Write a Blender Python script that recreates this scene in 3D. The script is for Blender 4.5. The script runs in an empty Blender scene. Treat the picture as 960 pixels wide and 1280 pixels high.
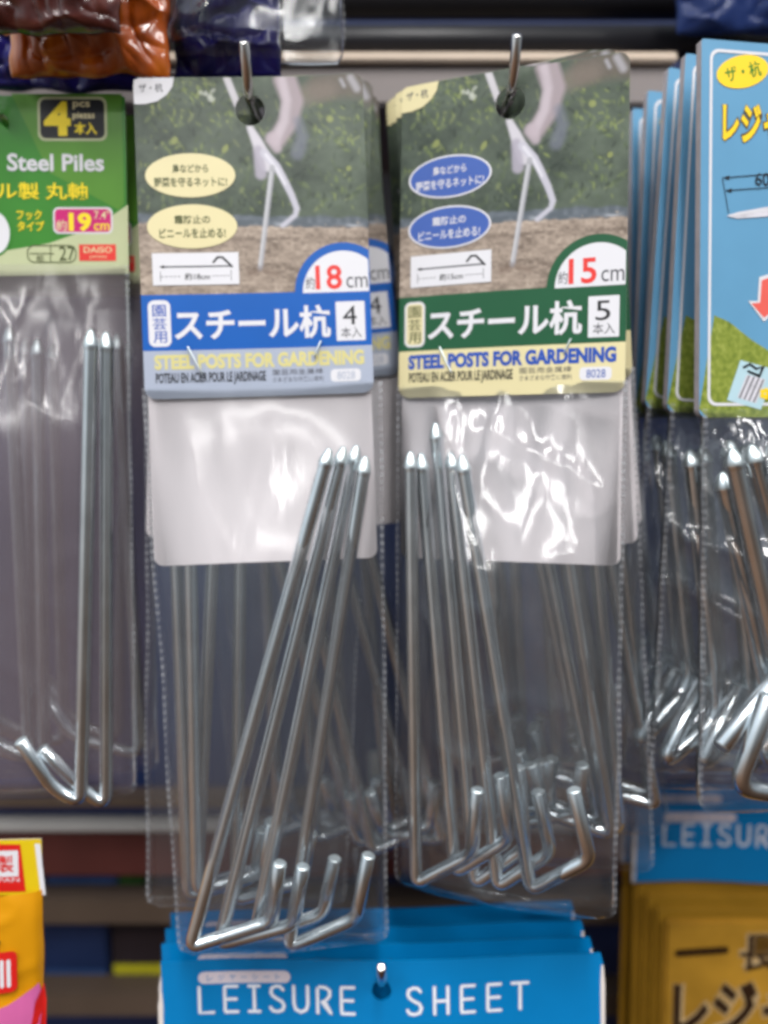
import bpy, bmesh, math, random
import numpy as np
from mathutils import Vector, Matrix, Euler, noise
from mathutils.geometry import tessellate_polygon

S = bpy.context.scene
COL = S.collection
random.seed(7)
MM = 0.001

# ------------------------------------------------------------------ camera
FPX, PITCH, DIST = 1100.0, math.radians(4.5), 0.307       # focal length in photo pixels, tilt, distance to front packs
cam_d = bpy.data.cameras.new("camera")
cam = bpy.data.objects.new("camera", cam_d); COL.objects.link(cam)
cam.location = (0, -DIST, 0); cam.rotation_euler = (math.pi / 2 - PITCH, 0, 0)
cam_d.sensor_fit = 'VERTICAL'; cam_d.sensor_height = 36.0; cam_d.lens = FPX / 1280 * 36.0
cam_d.clip_start = 0.01; cam_d.clip_end = 50
cam_d.dof.use_dof = True; cam_d.dof.focus_distance = 0.286; cam_d.dof.aperture_fstop = 4.2
S.camera = cam

# ------------------------------------------------------------------ world: dim shop interior all round
W = bpy.data.worlds.new("World"); S.world = W; W.use_nodes = True
nt = W.node_tree; nt.nodes.clear()
out = nt.nodes.new('ShaderNodeOutputWorld'); bg = nt.nodes.new('ShaderNodeBackground')
tc = nt.nodes.new('ShaderNodeTexCoord'); sep = nt.nodes.new('ShaderNodeSeparateXYZ')
ramp = nt.nodes.new('ShaderNodeValToRGB'); mr = nt.nodes.new('ShaderNodeMapRange')
mr.inputs['From Min'].default_value = -1; mr.inputs['From Max'].default_value = 1
nt.links.new(tc.outputs['Generated'], sep.inputs[0]); nt.links.new(sep.outputs['Z'], mr.inputs['Value'])
nt.links.new(mr.outputs['Result'], ramp.inputs['Fac'])
els = ramp.color_ramp.elements
els[0].position = 0.0; els[0].color = (0.07, 0.035, 0.02, 1)
els[1].position = 1.0; els[1].color = (0.85, 0.92, 1.0, 1)
for p, c in ((0.26, (0.24, 0.14, 0.09)), (0.385, (0.31, 0.235, 0.19)), (0.46, (0.46, 0.465, 0.47)), (0.53, (0.62, 0.68, 0.72)), (0.66, (0.82, 0.91, 0.98))):
    e = els.new(p); e.color = c + (1,)
dot = nt.nodes.new('ShaderNodeVectorMath'); dot.operation = 'DOT_PRODUCT'; dot.inputs[1].default_value = (0, -1, 0)
nt.links.new(tc.outputs['Generated'], dot.inputs[0])
m2 = nt.nodes.new('ShaderNodeMapRange'); m2.interpolation_type = 'SMOOTHSTEP'
m2.inputs['From Min'].default_value = 0.84; m2.inputs['From Max'].default_value = 0.98
m2.inputs['To Min'].default_value = 1.0; m2.inputs['To Max'].default_value = 0.5      # the person holding the camera
nt.links.new(dot.outputs['Value'], m2.inputs['Value'])
mul = nt.nodes.new('ShaderNodeMix'); mul.data_type = 'RGBA'; mul.blend_type = 'MULTIPLY'; mul.inputs[0].default_value = 1
nt.links.new(ramp.outputs['Color'], mul.inputs[6]); nt.links.new(m2.outputs['Result'], mul.inputs[7])
m3 = nt.nodes.new('ShaderNodeMapRange'); m3.interpolation_type = 'SMOOTHSTEP'       # the aisle is brighter to the left
m3.inputs['From Min'].default_value = -0.75; m3.inputs['From Max'].default_value = 0.7
m3.inputs['To Min'].default_value = 1.75; m3.inputs['To Max'].default_value = 0.6
nt.links.new(sep.outputs['X'], m3.inputs['Value'])
mu3 = nt.nodes.new('ShaderNodeMix'); mu3.data_type = 'RGBA'; mu3.blend_type = 'MULTIPLY'; mu3.inputs[0].default_value = 1
nt.links.new(mul.outputs[2], mu3.inputs[6]); nt.links.new(m3.outputs['Result'], mu3.inputs[7])
nt.links.new(mu3.outputs[2], bg.inputs['Color']); bg.inputs['Strength'].default_value = 0.8
nt.links.new(bg.outputs[0], out.inputs['Surface'])

# ------------------------------------------------------------------ ceiling tube lights of the shop
def tube_light(x, y, z, w, l, power, rz=0.0):
    d = bpy.data.lights.new("ceiling_tube_light", 'AREA'); d.shape = 'RECTANGLE'; d.size = w; d.size_y = l
    d.energy = power; d.color = (1.0, 0.985, 0.965)
    o = bpy.data.objects.new("ceiling_tube_light", d); COL.objects.link(o)
    o.location = (x, y, z)
    o.rotation_euler = (0, 0, rz)
    return o
tube_light(0.15, -1.15, 1.35, 0.14, 1.2, 42, 0.1)
tube_light(-1.05, -1.25, 1.35, 0.14, 1.2, 32, 0.1)
tube_light(1.35, -1.2, 1.35, 0.14, 1.2, 32, 0.1)
tube_light(0.0, -2.6, 1.4, 1.6, 0.16, 54, 0.0)

S.view_settings.view_transform = 'Standard'; S.view_settings.look = 'None'
S.view_settings.exposure = -0.5; S.view_settings.gamma = 1.0
S.cycles.transparent_max_bounces = 64
S.cycles.max_bounces = 10
S.cycles.glossy_bounces = 4
S.cycles.filter_width = 3.3
S.cycles.use_denoising = True
S.cycles.sample_clamp_indirect = 4.0
S.cycles.caustics_reflective = False; S.cycles.caustics_refractive = False

# ------------------------------------------------------------------ materials
def srgb(r, g, b):
    f = lambda c: (c / 255 / 12.92) if c / 255 <= 0.04045 else ((c / 255 + 0.055) / 1.055) ** 2.4
    return (f(r), f(g), f(b))
MATS = {}
def mat(name, col, rough=0.45, metal=0.0, spec=0.25, coat=0.0, var=0.06, scale=60.0, bump=0.0, bscale=300.0):
    if name in MATS: return MATS[name]
    m = bpy.data.materials.new(name); m.use_nodes = True
    n = m.node_tree; b = n.nodes['Principled BSDF']
    b.inputs['Roughness'].default_value = rough; b.inputs['Metallic'].default_value = metal
    b.inputs['Specular IOR Level'].default_value = spec; b.inputs['Coat Weight'].default_value = coat * 0.45
    b.inputs['Coat Roughness'].default_value = 0.15
    t = n.nodes.new('ShaderNodeTexCoord'); nz = n.nodes.new('ShaderNodeTexNoise')
    nz.inputs['Scale'].default_value = scale; nz.inputs['Detail'].default_value = 4
    n.links.new(t.outputs['Object'], nz.inputs['Vector'])
    r = n.nodes.new('ShaderNodeValToRGB')
    r.color_ramp.elements[0].position = 0.3; r.color_ramp.elements[1].position = 0.7
    r.color_ramp.elements[0].color = tuple(c * (1 - var) for c in col) + (1,)
    r.color_ramp.elements[1].color = tuple(min(1, c * (1 + var)) for c in col) + (1,)
    n.links.new(nz.outputs['Fac'], r.inputs['Fac']); n.links.new(r.outputs['Color'], b.inputs['Base Color'])
    if bump > 0:
        nb = n.nodes.new('ShaderNodeTexNoise'); nb.inputs['Scale'].default_value = bscale; nb.inputs['Detail'].default_value = 3
        n.links.new(t.outputs['Object'], nb.inputs['Vector'])
        bp = n.nodes.new('ShaderNodeBump'); bp.inputs['Strength'].default_value = bump; bp.inputs['Distance'].default_value = 0.001
        n.links.new(nb.outputs['Fac'], bp.inputs['Height']); n.links.new(bp.outputs['Normal'], b.inputs['Normal'])
    MATS[name] = m
    return m

def ramp_mat(name, stops, scale, stretch=(1, 1, 1), rough=0.4, detail=6, distortion=0.3, coat=0.2):
    """a printed picture area: noise through several inks"""
    m = bpy.data.materials.new(name); m.use_nodes = True
    n = m.node_tree; b = n.nodes['Principled BSDF']; b.inputs['Roughness'].default_value = rough
    b.inputs['Coat Weight'].default_value = coat; b.inputs['Coat Roughness'].default_value = 0.18
    t = n.nodes.new('ShaderNodeTexCoord'); mp = n.nodes.new('ShaderNodeMapping'); mp.inputs['Scale'].default_value = stretch
    nz = n.nodes.new('ShaderNodeTexNoise'); nz.inputs['Scale'].default_value = scale
    nz.inputs['Detail'].default_value = detail; nz.inputs['Distortion'].default_value = distortion
    r = n.nodes.new('ShaderNodeValToRGB')
    els = r.color_ramp.elements
    els[0].position, els[0].color = stops[0][0], stops[0][1] + (1,)
    els[1].position, els[1].color = stops[-1][0], stops[-1][1] + (1,)
    for p, c in stops[1:-1]:
        e = els.new(p); e.color = c + (1,)
    n.links.new(t.outputs['Object'], mp.inputs[0]); n.links.new(mp.outputs[0], nz.inputs['Vector'])
    n.links.new(nz.outputs['Fac'], r.inputs['Fac']); n.links.new(r.outputs['Color'], b.inputs['Base Color'])
    MATS[name] = m
    return m

def film_mat(name, tint=(0.985, 0.988, 0.99), haze=0.018, gloss=0.8, rough=0.17, bump=0.06, scale=12.0, stretch=(1, 1, 0.5), veil=(0.62, 0.68, 0.76)):
    m = bpy.data.materials.new(name); m.use_nodes = True
    n = m.node_tree; n.nodes.clear()
    o = n.nodes.new('ShaderNodeOutputMaterial')
    tr = n.nodes.new('ShaderNodeBsdfTransparent'); tr.inputs[0].default_value = tint + (1,)
    df = n.nodes.new('ShaderNodeBsdfDiffuse'); df.inputs[0].default_value = veil + (1,)
    gl = n.nodes.new('ShaderNodeBsdfGlossy'); gl.inputs['Roughness'].default_value = rough
    gl.inputs['Color'].default_value = (1, 1, 1, 1)
    mx1 = n.nodes.new('ShaderNodeMixShader'); mx1.inputs[0].default_value = haze
    mx2 = n.nodes.new('ShaderNodeMixShader')
    fr = n.nodes.new('ShaderNodeFresnel'); fr.inputs['IOR'].default_value = 1.5
    mu = n.nodes.new('ShaderNodeMath'); mu.operation = 'MULTIPLY'; mu.inputs[1].default_value = gloss; mu.use_clamp = True
    t = n.nodes.new('ShaderNodeTexCoord'); mp = n.nodes.new('ShaderNodeMapping'); mp.inputs['Scale'].default_value = stretch
    nz = n.nodes.new('ShaderNodeTexNoise'); nz.inputs['Scale'].default_value = scale; nz.inputs['Detail'].default_value = 2.5
    nz.inputs['Distortion'].default_value = 1.1
    bp = n.nodes.new('ShaderNodeBump'); bp.inputs['Strength'].default_value = bump; bp.inputs['Distance'].default_value = 0.006
    mp2 = n.nodes.new('ShaderNodeMapping'); mp2.inputs['Scale'].default_value = (1, 1, 0.07); mp2.inputs['Rotation'].default_value = (0, 0.06, 0)
    n2 = n.nodes.new('ShaderNodeTexNoise'); n2.inputs['Scale'].default_value = 260; n2.inputs['Detail'].default_value = 3; n2.inputs['Distortion'].default_value = 0.6
    bp2 = n.nodes.new('ShaderNodeBump'); bp2.inputs['Strength'].default_value = 0.22; bp2.inputs['Distance'].default_value = 0.0006
    n.links.new(t.outputs['Object'], mp2.inputs[0]); n.links.new(mp2.outputs[0], n2.inputs['Vector']); n.links.new(n2.outputs['Fac'], bp2.inputs['Height']); n.links.new(bp2.outputs['Normal'], bp.inputs['Normal'])
    L = n.links.new
    L(t.outputs['Object'], mp.inputs[0]); L(mp.outputs[0], nz.inputs['Vector']); L(nz.outputs['Fac'], bp.inputs['Height'])
    L(bp.outputs['Normal'], gl.inputs['Normal']); L(bp.outputs['Normal'], fr.inputs['Normal'])
    L(fr.outputs[0], mu.inputs[0]); L(mu.outputs[0], mx2.inputs[0])
    L(tr.outputs[0], mx1.inputs[1]); L(df.outputs[0], mx1.inputs[2])
    L(mx1.outputs[0], mx2.inputs[1]); L(gl.outputs[0], mx2.inputs[2]); L(mx2.outputs[0], o.inputs['Surface'])
    MATS[name] = m
    return m

def seam_mat(name):
    """heat-sealed edge of a bag: milky film with a row of tiny weld dots"""
    m = bpy.data.materials.new(name); m.use_nodes = True
    n = m.node_tree; n.nodes.clear()
    o = n.nodes.new('ShaderNodeOutputMaterial')
    tr = n.nodes.new('ShaderNodeBsdfTransparent')
    b = n.nodes.new('ShaderNodeBsdfPrincipled'); b.inputs['Base Color'].default_value = (0.55, 0.56, 0.6, 1); b.inputs['Roughness'].default_value = 0.2
    mx = n.nodes.new('ShaderNodeMixShader')
    t = n.nodes.new('ShaderNodeTexCoord'); sp = n.nodes.new('ShaderNodeSeparateXYZ')
    s = n.nodes.new('ShaderNodeMath'); s.operation = 'MULTIPLY'; s.inputs[1].default_value = 2 * math.pi / 0.0027
    si = n.nodes.new('ShaderNodeMath'); si.operation = 'SINE'
    mr = n.nodes.new('ShaderNodeMapRange'); mr.inputs['From Min'].default_value = 0.1; mr.inputs['From Max'].default_value = 0.8
    mr.inputs['To Min'].default_value = 0.09; mr.inputs['To Max'].default_value = 0.26
    L = n.links.new
    nz = n.nodes.new('ShaderNodeTexNoise'); nz.inputs['Scale'].default_value = 70; nz.inputs['Detail'].default_value = 3
    nm = n.nodes.new('ShaderNodeMapRange'); nm.inputs['From Min'].default_value = 0.35; nm.inputs['From Max'].default_value = 0.7; nm.inputs['To Min'].default_value = 0.35; nm.inputs['To Max'].default_value = 1.5
    wob = n.nodes.new('ShaderNodeMath'); wob.operation = 'MULTIPLY_ADD'; wob.inputs[1].default_value = 5.0
    am = n.nodes.new('ShaderNodeMath'); am.operation = 'MULTIPLY'
    L(t.outputs['Object'], nz.inputs['Vector']); L(nz.outputs['Fac'], nm.inputs['Value'])
    L(t.outputs['Object'], sp.inputs[0]); L(sp.outputs['Z'], s.inputs[0])
    L(nz.outputs['Fac'], wob.inputs[0]); L(s.outputs[0], wob.inputs[2]); L(wob.outputs[0], si.inputs[0]); L(si.outputs[0], mr.inputs['Value'])
    L(mr.outputs['Result'], am.inputs[0]); L(nm.outputs['Result'], am.inputs[1]); L(am.outputs[0], mx.inputs[0]); L(tr.outputs[0], mx.inputs[1]); L(b.outputs[0], mx.inputs[2]); L(mx.outputs[0], o.inputs['Surface'])
    MATS[name] = m
    return m

M = MATS
mat('white_ink', srgb(216, 215, 220), 0.38, coat=0.2, var=0.015)
mat('insert_white', srgb(240, 232, 235), 0.5, var=0.025, scale=25)
mat('card_core', srgb(205, 198, 188), 0.7)
mat('blue_ink', srgb(14, 88, 172), 0.36, coat=0.2, var=0.04)
mat('ellipse_blue', srgb(62, 92, 166), 0.36, coat=0.2, var=0.04)
mat('deep_blue_ink', srgb(32, 76, 168), 0.4, coat=0.2)
mat('green_ink', srgb(28, 84, 54), 0.36, coat=0.2, var=0.05)
mat('grey_ink', srgb(164, 172, 190), 0.36, coat=0.2, var=0.02)
mat('cream_ink', srgb(216, 205, 160), 0.36, coat=0.2, var=0.02)
mat('pale_yellow_ink', srgb(208, 199, 134), 0.4, coat=0.2, var=0.02)
mat('black_ink', srgb(30, 30, 34), 0.4, coat=0.2)
mat('soft_black_ink', srgb(84, 84, 90), 0.4, coat=0.2)
mat('olive_ink', srgb(74, 82, 44), 0.4, coat=0.2)
mat('red_ink', srgb(216, 58, 52), 0.4, coat=0.2)
mat('leaf_ink', srgb(136, 150, 92), 0.36, coat=0.2, var=0.3, scale=500)
mat('leaf_dark_ink', srgb(100, 118, 78), 0.36, coat=0.2, var=0.35, scale=500)
mat('petal_ink', srgb(166, 172, 140), 0.36, coat=0.2, var=0.25, scale=500)
mat('tube_ink', srgb(216, 212, 220), 0.36, coat=0.2, var=0.08, scale=200)
mat('hand_ink', srgb(196, 182, 188), 0.36, coat=0.2, var=0.16, scale=90)
mat('sleeve_ink', srgb(116, 106, 98), 0.36, coat=0.2, var=0.18, scale=90)
mat('strip_ink', srgb(100, 108, 116), 0.36, coat=0.2, var=0.16, scale=140)
mat('peg_picture_ink', srgb(206, 204, 212), 0.36, coat=0.2, var=0.15, scale=200)
ramp_mat('foliage_ink', [(0.30, srgb(42, 52, 46)), (0.47, srgb(62, 74, 66)), (0.57, srgb(76, 88, 74)), (0.66, srgb(100, 116, 76)), (0.78, srgb(138, 152, 92))], 95, (1, 1, 0.75), distortion=0.8)
ramp_mat('soil_ink', [(0.30, srgb(112, 98, 86)), (0.48, srgb(152, 136, 122)), (0.6, srgb(172, 158, 144)), (0.72, srgb(196, 184, 170))], 170, (0.35, 1, 1.6), detail=8)
def steel(name, col, rough):
    m = mat(name, col, rough, metal=1.0, var=0.06, scale=90, bump=0.02, bscale=120)
    n = m.node_tree; b = n.nodes['Principled BSDF']; t = n.nodes.new('ShaderNodeTexCoord')
    nz = n.nodes.new('ShaderNodeTexNoise'); nz.inputs['Scale'].default_value = 70; nz.inputs['Detail'].default_value = 3
    r = n.nodes.new('ShaderNodeMapRange'); r.inputs['From Min'].default_value = 0.3; r.inputs['From Max'].default_value = 0.75
    r.inputs['To Min'].default_value = rough * 0.85; r.inputs['To Max'].default_value = rough * 1.3
    n.links.new(t.outputs['Object'], nz.inputs['Vector']); n.links.new(nz.outputs['Fac'], r.inputs['Value']); n.links.new(r.outputs['Result'], b.inputs['Roughness'])
    return m
steel('zinc_steel', (0.78, 0.83, 0.86), 0.19)
steel('zinc_tip', (0.68, 0.75, 0.77), 0.40)
steel('chrome_wire', (0.72, 0.70, 0.68), 0.16)
film_mat('clear_film')
film_mat('crinkled_film', bump=0.42, scale=13, gloss=1.2, haze=0.020, rough=0.14, stretch=(1, 1, 0.7))
film_mat('cloudy_film', haze=0.16, gloss=0.8, scale=12, bump=0.16, rough=0.18, veil=(0.34, 0.27, 0.30))
seam_mat('welded_seam')

# ------------------------------------------------------------------ placing helpers
def at(px, py, y=0.0):
    """a photo pixel on the vertical plane at depth y"""
    fw = Vector((0, math.cos(PITCH), -math.sin(PITCH))); up = Vector((0, math.sin(PITCH), math.cos(PITCH)))
    d = fw + Vector((1, 0, 0)) * ((px - 480) / FPX) + up * ((640 - py) / FPX)
    return Vector((0, -DIST, 0)) + d * ((y + DIST) / d.y)

class Pose:
    def __init__(s, rx, ry, rz, x, y, z):
        s.e = Euler((rx, ry, rz), 'XYZ'); s.m = s.e.to_matrix(); s.t = Vector((x, y, z))
    def L(s, px, py, yl=0.0):
        """photo pixel -> (x, z) in mm on this pack's own plane"""
        fw = Vector((0, math.cos(PITCH), -math.sin(PITCH))); up = Vector((0, math.sin(PITCH), math.cos(PITCH)))
        d = fw + Vector((1, 0, 0)) * ((px - 480) / FPX) + up * ((640 - py) / FPX)
        n = s.m.col[1]; t0 = s.t + s.m @ Vector((0, yl * MM, 0)); c = Vector((0, -DIST, 0))
        k = (t0 - c).dot(n) / d.dot(n)
        w = s.m.transposed() @ (c + d * k - s.t)
        return (w.x / MM, w.z / MM)
    def W(s, x, z, y=0.0):
        return s.t + s.m @ Vector((x * MM, y * MM, z * MM))
    def place(s, o):
        o.location = s.t; o.rotation_euler = s.e
def hang(h, rx, ry, rz, hole):
    m = Euler((rx, ry, rz), 'XYZ').to_matrix()
    t = Vector(h) - m @ Vector((hole[0] * MM, 0, hole[1] * MM))
    return Pose(rx, ry, rz, t.x, t.y, t.z)

def link(name, me, parent=None, mats=()):
    o = bpy.data.objects.new(name, me); COL.objects.link(o)
    if parent is not None: o.parent = parent
    for m in mats: me.materials.append(M[m] if isinstance(m, str) else m)
    return o
def tag(o, label, cat, group=None):
    o['label'] = label; o['category'] = cat
    if group: o['group'] = group
    return o
def thing(name, label, cat, pose=None, group=None):
    o = bpy.data.objects.new(name, None); COL.objects.link(o); o.empty_display_size = 0.01
    if pose: pose.place(o)
    return tag(o, label, cat, group)
def struct(o):
    o['kind'] = 'structure'; return o

# ------------------------------------------------------------------ 2D shapes (mm)
def arc(cx, cz, rx, rz, a0, a1, n=16):
    return [(cx + rx * math.cos(math.radians(a0 + (a1 - a0) * i / n)), cz + rz * math.sin(math.radians(a0 + (a1 - a0) * i / n))) for i in range(n + 1)]
def ellipse(cx, cz, rx, rz, rot=0.0, n=40):
    c, s = math.cos(math.radians(rot)), math.sin(math.radians(rot)); r = []
    for i in range(n):
        a = 2 * math.pi * i / n; x, z = rx * math.cos(a), rz * math.sin(a)
        r.append((cx + x * c - z * s, cz + x * s + z * c))
    return r
def rrect(x0, z0, x1, z1, r=2.0):
    """corners: r may be (top-left, top-right, bottom-right, bottom-left)"""
    if not isinstance(r, tuple): r = (r,) * 4
    lo, hi = min(z0, z1), max(z0, z1); p = []
    def c(cx, cz, rr, a0, px, pz):
        if rr <= 0: p.append((px, pz))
        else: p.extend(arc(cx, cz, rr, rr, a0, a0 - 90, 6))
    c(x0 + r[0], hi - r[0], r[0], 180, x0, hi); c(x1 - r[1], hi - r[1], r[1], 90, x1, hi)
    c(x1 - r[2], lo + r[2], r[2], 0, x1, lo); c(x0 + r[3], lo + r[3], r[3], -90, x0, lo)
    return p
def ribbon(pts, w, caps=True):
    """outline of a stroked line with round ends"""
    n = len(pts); L_, R_ = [], []
    for i in range(n):
        a = Vector(pts[max(0, i - 1)]); b = Vector(pts[min(n - 1, i + 1)])
        p = Vector(pts[i])
        d = (b - a).normalized()
        k = 1.0
        if 0 < i < n - 1:
            d1 = (p - a).normalized(); k = 1.0 / max(0.5, abs(d1.dot(d)))
        nrm = Vector((-d.y, d.x)) * (w / 2 * k)
        L_.append(tuple(p + nrm)); R_.append(tuple(p - nrm))
    if not caps: return L_ + R_[::-1]
    def cap(p, frm, sgn):
        a0 = math.atan2(frm[1] - p[1], frm[0] - p[0])
        return [(p[0] + w / 2 * math.cos(a0 - math.pi * i / 7), p[1] + w / 2 * math.sin(a0 - math.pi * i / 7)) for i in range(1, 7)]
    return L_ + cap(pts[-1], L_[-1], 1) + R_[::-1] + cap(pts[0], R_[0], 1)
def leaf(cx, cz, l, w, rot):
    c, s = math.cos(rot), math.sin(rot); r = []
    for t, k in ((-1, 0), (-.6, .7), (0, 1), (.5, .65), (1, 0), (.5, -.65), (0, -1), (-.6, -.7)):
        x, z = t * l / 2, k * w / 2
        r.append((cx + x * c - z * s, cz + x * s + z * c))
    return r

_TXT = {}
def text_mesh(s, bold):
    k = (s, bold)
    if k not in _TXT:
        c = bpy.data.curves.new("t", 'FONT'); c.body = s; c.offset = bold; c.resolution_u = 3; c.fill_mode = 'FRONT'
        o = bpy.data.objects.new("t", c); COL.objects.link(o)
        me = bpy.data.meshes.new_from_object(o)
        v = [(p.co.x, p.co.y) for p in me.vertices]; f = [tuple(p.vertices) for p in me.polygons]
        bpy.data.objects.remove(o); bpy.data.curves.remove(c); bpy.data.meshes.remove(me)
        _TXT[k] = (v, f)
    return _TXT[k]

class Print:
    """a card: a base sheet with thickness and layers of ink, one mesh"""
    def __init__(s, gap=0.05):
        s.v, s.f, s.mi, s.mats, s.gap = [], [], [], [], gap
    def _m(s, m):
        if m not in s.mats: s.mats.append(m)
        return s.mats.index(m)
    def raw(s, pts3, faces, m):
        b = len(s.v); s.v += pts3; i = s._m(m)
        for f in faces: s.f.append(tuple(b + k for k in f)); s.mi.append(i)
    def poly(s, loops, m, layer):
        if not isinstance(loops[0], list): loops = [loops]
        tri = tessellate_polygon([[Vector((x, z, 0)) for x, z in lp] for lp in loops])
        pts = [(x, -layer * s.gap, z) for lp in loops for x, z in lp]
        fs = []
        for t in tri:
            a, b, c = (pts[k] for k in t)
            ar = (b[0] - a[0]) * (c[2] - a[2]) - (c[0] - a[0]) * (b[2] - a[2])
            if abs(ar) < 1e-9: continue
            fs.append(t if ar > 0 else (t[0], t[2], t[1]))
        s.raw(pts, fs, m)
    def slab(s, loops, m, edge, th, back=None):
        """base sheet, front at y=0"""
        if not isinstance(loops[0], list): loops = [loops]
        s.poly(loops, m, 0)
        n0 = len(s.f)
        tri = tessellate_polygon([[Vector((x, z, 0)) for x, z in lp] for lp in loops])
        pts = [(x, th, z) for lp in loops for x, z in lp]
        s.raw(pts, [tuple(t) for t in tri], back or edge)
        for lp in loops:
            k = len(lp)
            s.raw([(x, 0, z) for x, z in lp] + [(x, th, z) for x, z in lp], [(i, (i + 1) % k, k + (i + 1) % k, k + i) for i in range(k)], edge)
    def text(s, body, box, m, layer, bold=0.0, rot=0.0, keep=False, shear=0.0):
        """fit the words into box (x0, z0, x1, z1)"""
        v, f = text_mesh(body, bold)
        x0 = min(p[0] for p in v); x1 = max(p[0] for p in v); y0 = min(p[1] for p in v); y1 = max(p[1] for p in v)
        bx0, bx1 = min(box[0], box[2]), max(box[0], box[2]); bz0, bz1 = min(box[1], box[3]), max(box[1], box[3])
        sx, sz = (bx1 - bx0) / (x1 - x0), (bz1 - bz0) / (y1 - y0)
        if keep:
            k = min(sx, sz); sx = sz = k
        cx, cz = (bx0 + bx1) / 2, (bz0 + bz1) / 2; c, n = math.cos(math.radians(rot)), math.sin(math.radians(rot)); pts = []
        for x, y in v:
            a, b = (x - (x0 + x1) / 2) * sx, (y - (y0 + y1) / 2) * sz
            a += b * shear
            pts.append((cx + a * c - b * n, -layer * s.gap, cz + a * n + b * c))
        s.raw(pts, f, m)
    def mesh(s, name, bend=None, cutx=7.0, cutz=9.0, picture=None):
        me = bpy.data.meshes.new(name)
        me.from_pydata(s.v, [], s.f)
        for p, i in zip(me.polygons, s.mi): p.material_index = i
        if picture: s._m('picture_ink')
        for m in s.mats: me.materials.append(M[m])
        if bend:
            bm = bmesh.new(); bm.from_mesh(me)
            xs = [v[0] for v in s.v]; zs = [v[2] for v in s.v]
            for lo, hi, st, ax in ((min(xs), max(xs), cutx, 0), (min(zs), max(zs), cutz, 2)):
                k = lo + st
                while k < hi - 1e-3:
                    n = (1, 0, 0) if ax == 0 else (0, 0, 1); c = (k, 0, 0) if ax == 0 else (0, 0, k)
                    bmesh.ops.bisect_plane(bm, geom=bm.verts[:] + bm.edges[:] + bm.faces[:], plane_co=c, plane_no=n, dist=1e-5)
                    k += st
            if picture:
                gx, gz, rgb, keep = picture; lay = bm.verts.layers.float_color.new('ink'); ix = s._m('picture_ink')
                vs = []
                for a, z in enumerate(gz):
                    row = []
                    for b, x in enumerate(gx):
                        v = bm.verts.new((x, -s.gap * 2, z)); v[lay] = (*rgb[a, b], 1.0); row.append(v)
                    vs.append(row)
                for a in range(len(gz) - 1):
                    for b in range(len(gx) - 1):
                        if keep((gx[b] + gx[b + 1]) / 2, (gz[a] + gz[a + 1]) / 2):
                            f = bm.faces.new((vs[a][b], vs[a + 1][b], vs[a + 1][b + 1], vs[a][b + 1])); f.material_index = ix
                for row in vs:
                    for v in row:
                        if not v.link_faces: bm.verts.remove(v)
            for v in bm.verts: v.co.y += bend(v.co.x, v.co.z)
            bm.to_mesh(me); bm.free()
        me.transform(Matrix.Scale(MM, 4)); me.update()
        return me

# ------------------------------------------------------------------ solid helpers
def round_path(pts, r, n=6):
    """fillet the corners of a 3D polyline"""
    P = [Vector(p) for p in pts]; out = [P[0]]
    for i in range(1, len(P) - 1):
        a, b, c = P[i - 1], P[i], P[i + 1]
        d1 = (a - b); d2 = (c - b); k = min(r, d1.length * .45, d2.length * .45)
        p, q = b + d1.normalized() * k, b + d2.normalized() * k
        for j in range(n + 1):
            t = j / n; out.append(p * (1 - t) ** 2 + b * 2 * t * (1 - t) + q * t * t)
    out.append(P[-1]); return out
def tube_mesh(name, path, rad, n=14, taper=None, cap_bevel=0.35, tip_mat_len=0):
    """swept round bar in mm; taper(i) gives a radius factor"""
    path = [Vector(p) for p in path]; N = len(path); v, f, mi = [], [], []
    ref = Vector((0, 1, 0)); fr = []
    for i in range(N):
        t = (path[min(N - 1, i + 1)] - path[max(0, i - 1)]).normalized()
        u = (ref - t * ref.dot(t)); 
        if u.length < 1e-3: u = Vector((1, 0, 0)) - t * t.x
        u.normalize(); ref = u; fr.append((t, u, t.cross(u)))
    rings = []
    def ring(p, u, w, r):
        b = len(v)
        for k in range(n):
            a = 2 * math.pi * k / n; v.append(tuple(p + (u * math.cos(a) + w * math.sin(a)) * r))
        rings.append(b)
    R = [rad * (taper[i] if taper else 1) for i in range(N)]
    ring(path[0] , fr[0][1], fr[0][2], R[0] * (1 - cap_bevel))
    for i in range(N):
        p = path[i]
        if i == 0: p = p + fr[0][0] * (R[0] * cap_bevel)
        if i == N - 1: p = p - fr[-1][0] * (R[-1] * cap_bevel)
        ring(p, fr[i][1], fr[i][2], R[i])
    ring(path[-1], fr[-1][1], fr[-1][2], R[-1] * (1 - cap_bevel))
    for a, b in zip(rings, rings[1:]):
        for k in range(n): f.append((a + k, a + (k + 1) % n, b + (k + 1) % n, b + k))
    f.append(tuple(rings[0] + k for k in range(n))[::-1]); f.append(tuple(rings[-1] + k for k in range(n)))
    me = bpy.data.meshes.new(name); me.from_pydata([tuple(c * MM for c in q) for q in v], [], f)
    bm = bmesh.new(); bm.from_mesh(me); bmesh.ops.recalc_face_normals(bm, faces=bm.faces[:]); bm.to_mesh(me); bm.free()
    for p in me.polygons:
        p.use_smooth = len(p.vertices) == 4
        if tip_mat_len and (len(p.vertices) != 4 or p.index < n * tip_mat_len or p.index >= n * (len(rings) - 2)): p.material_index = 1
    return me
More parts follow.
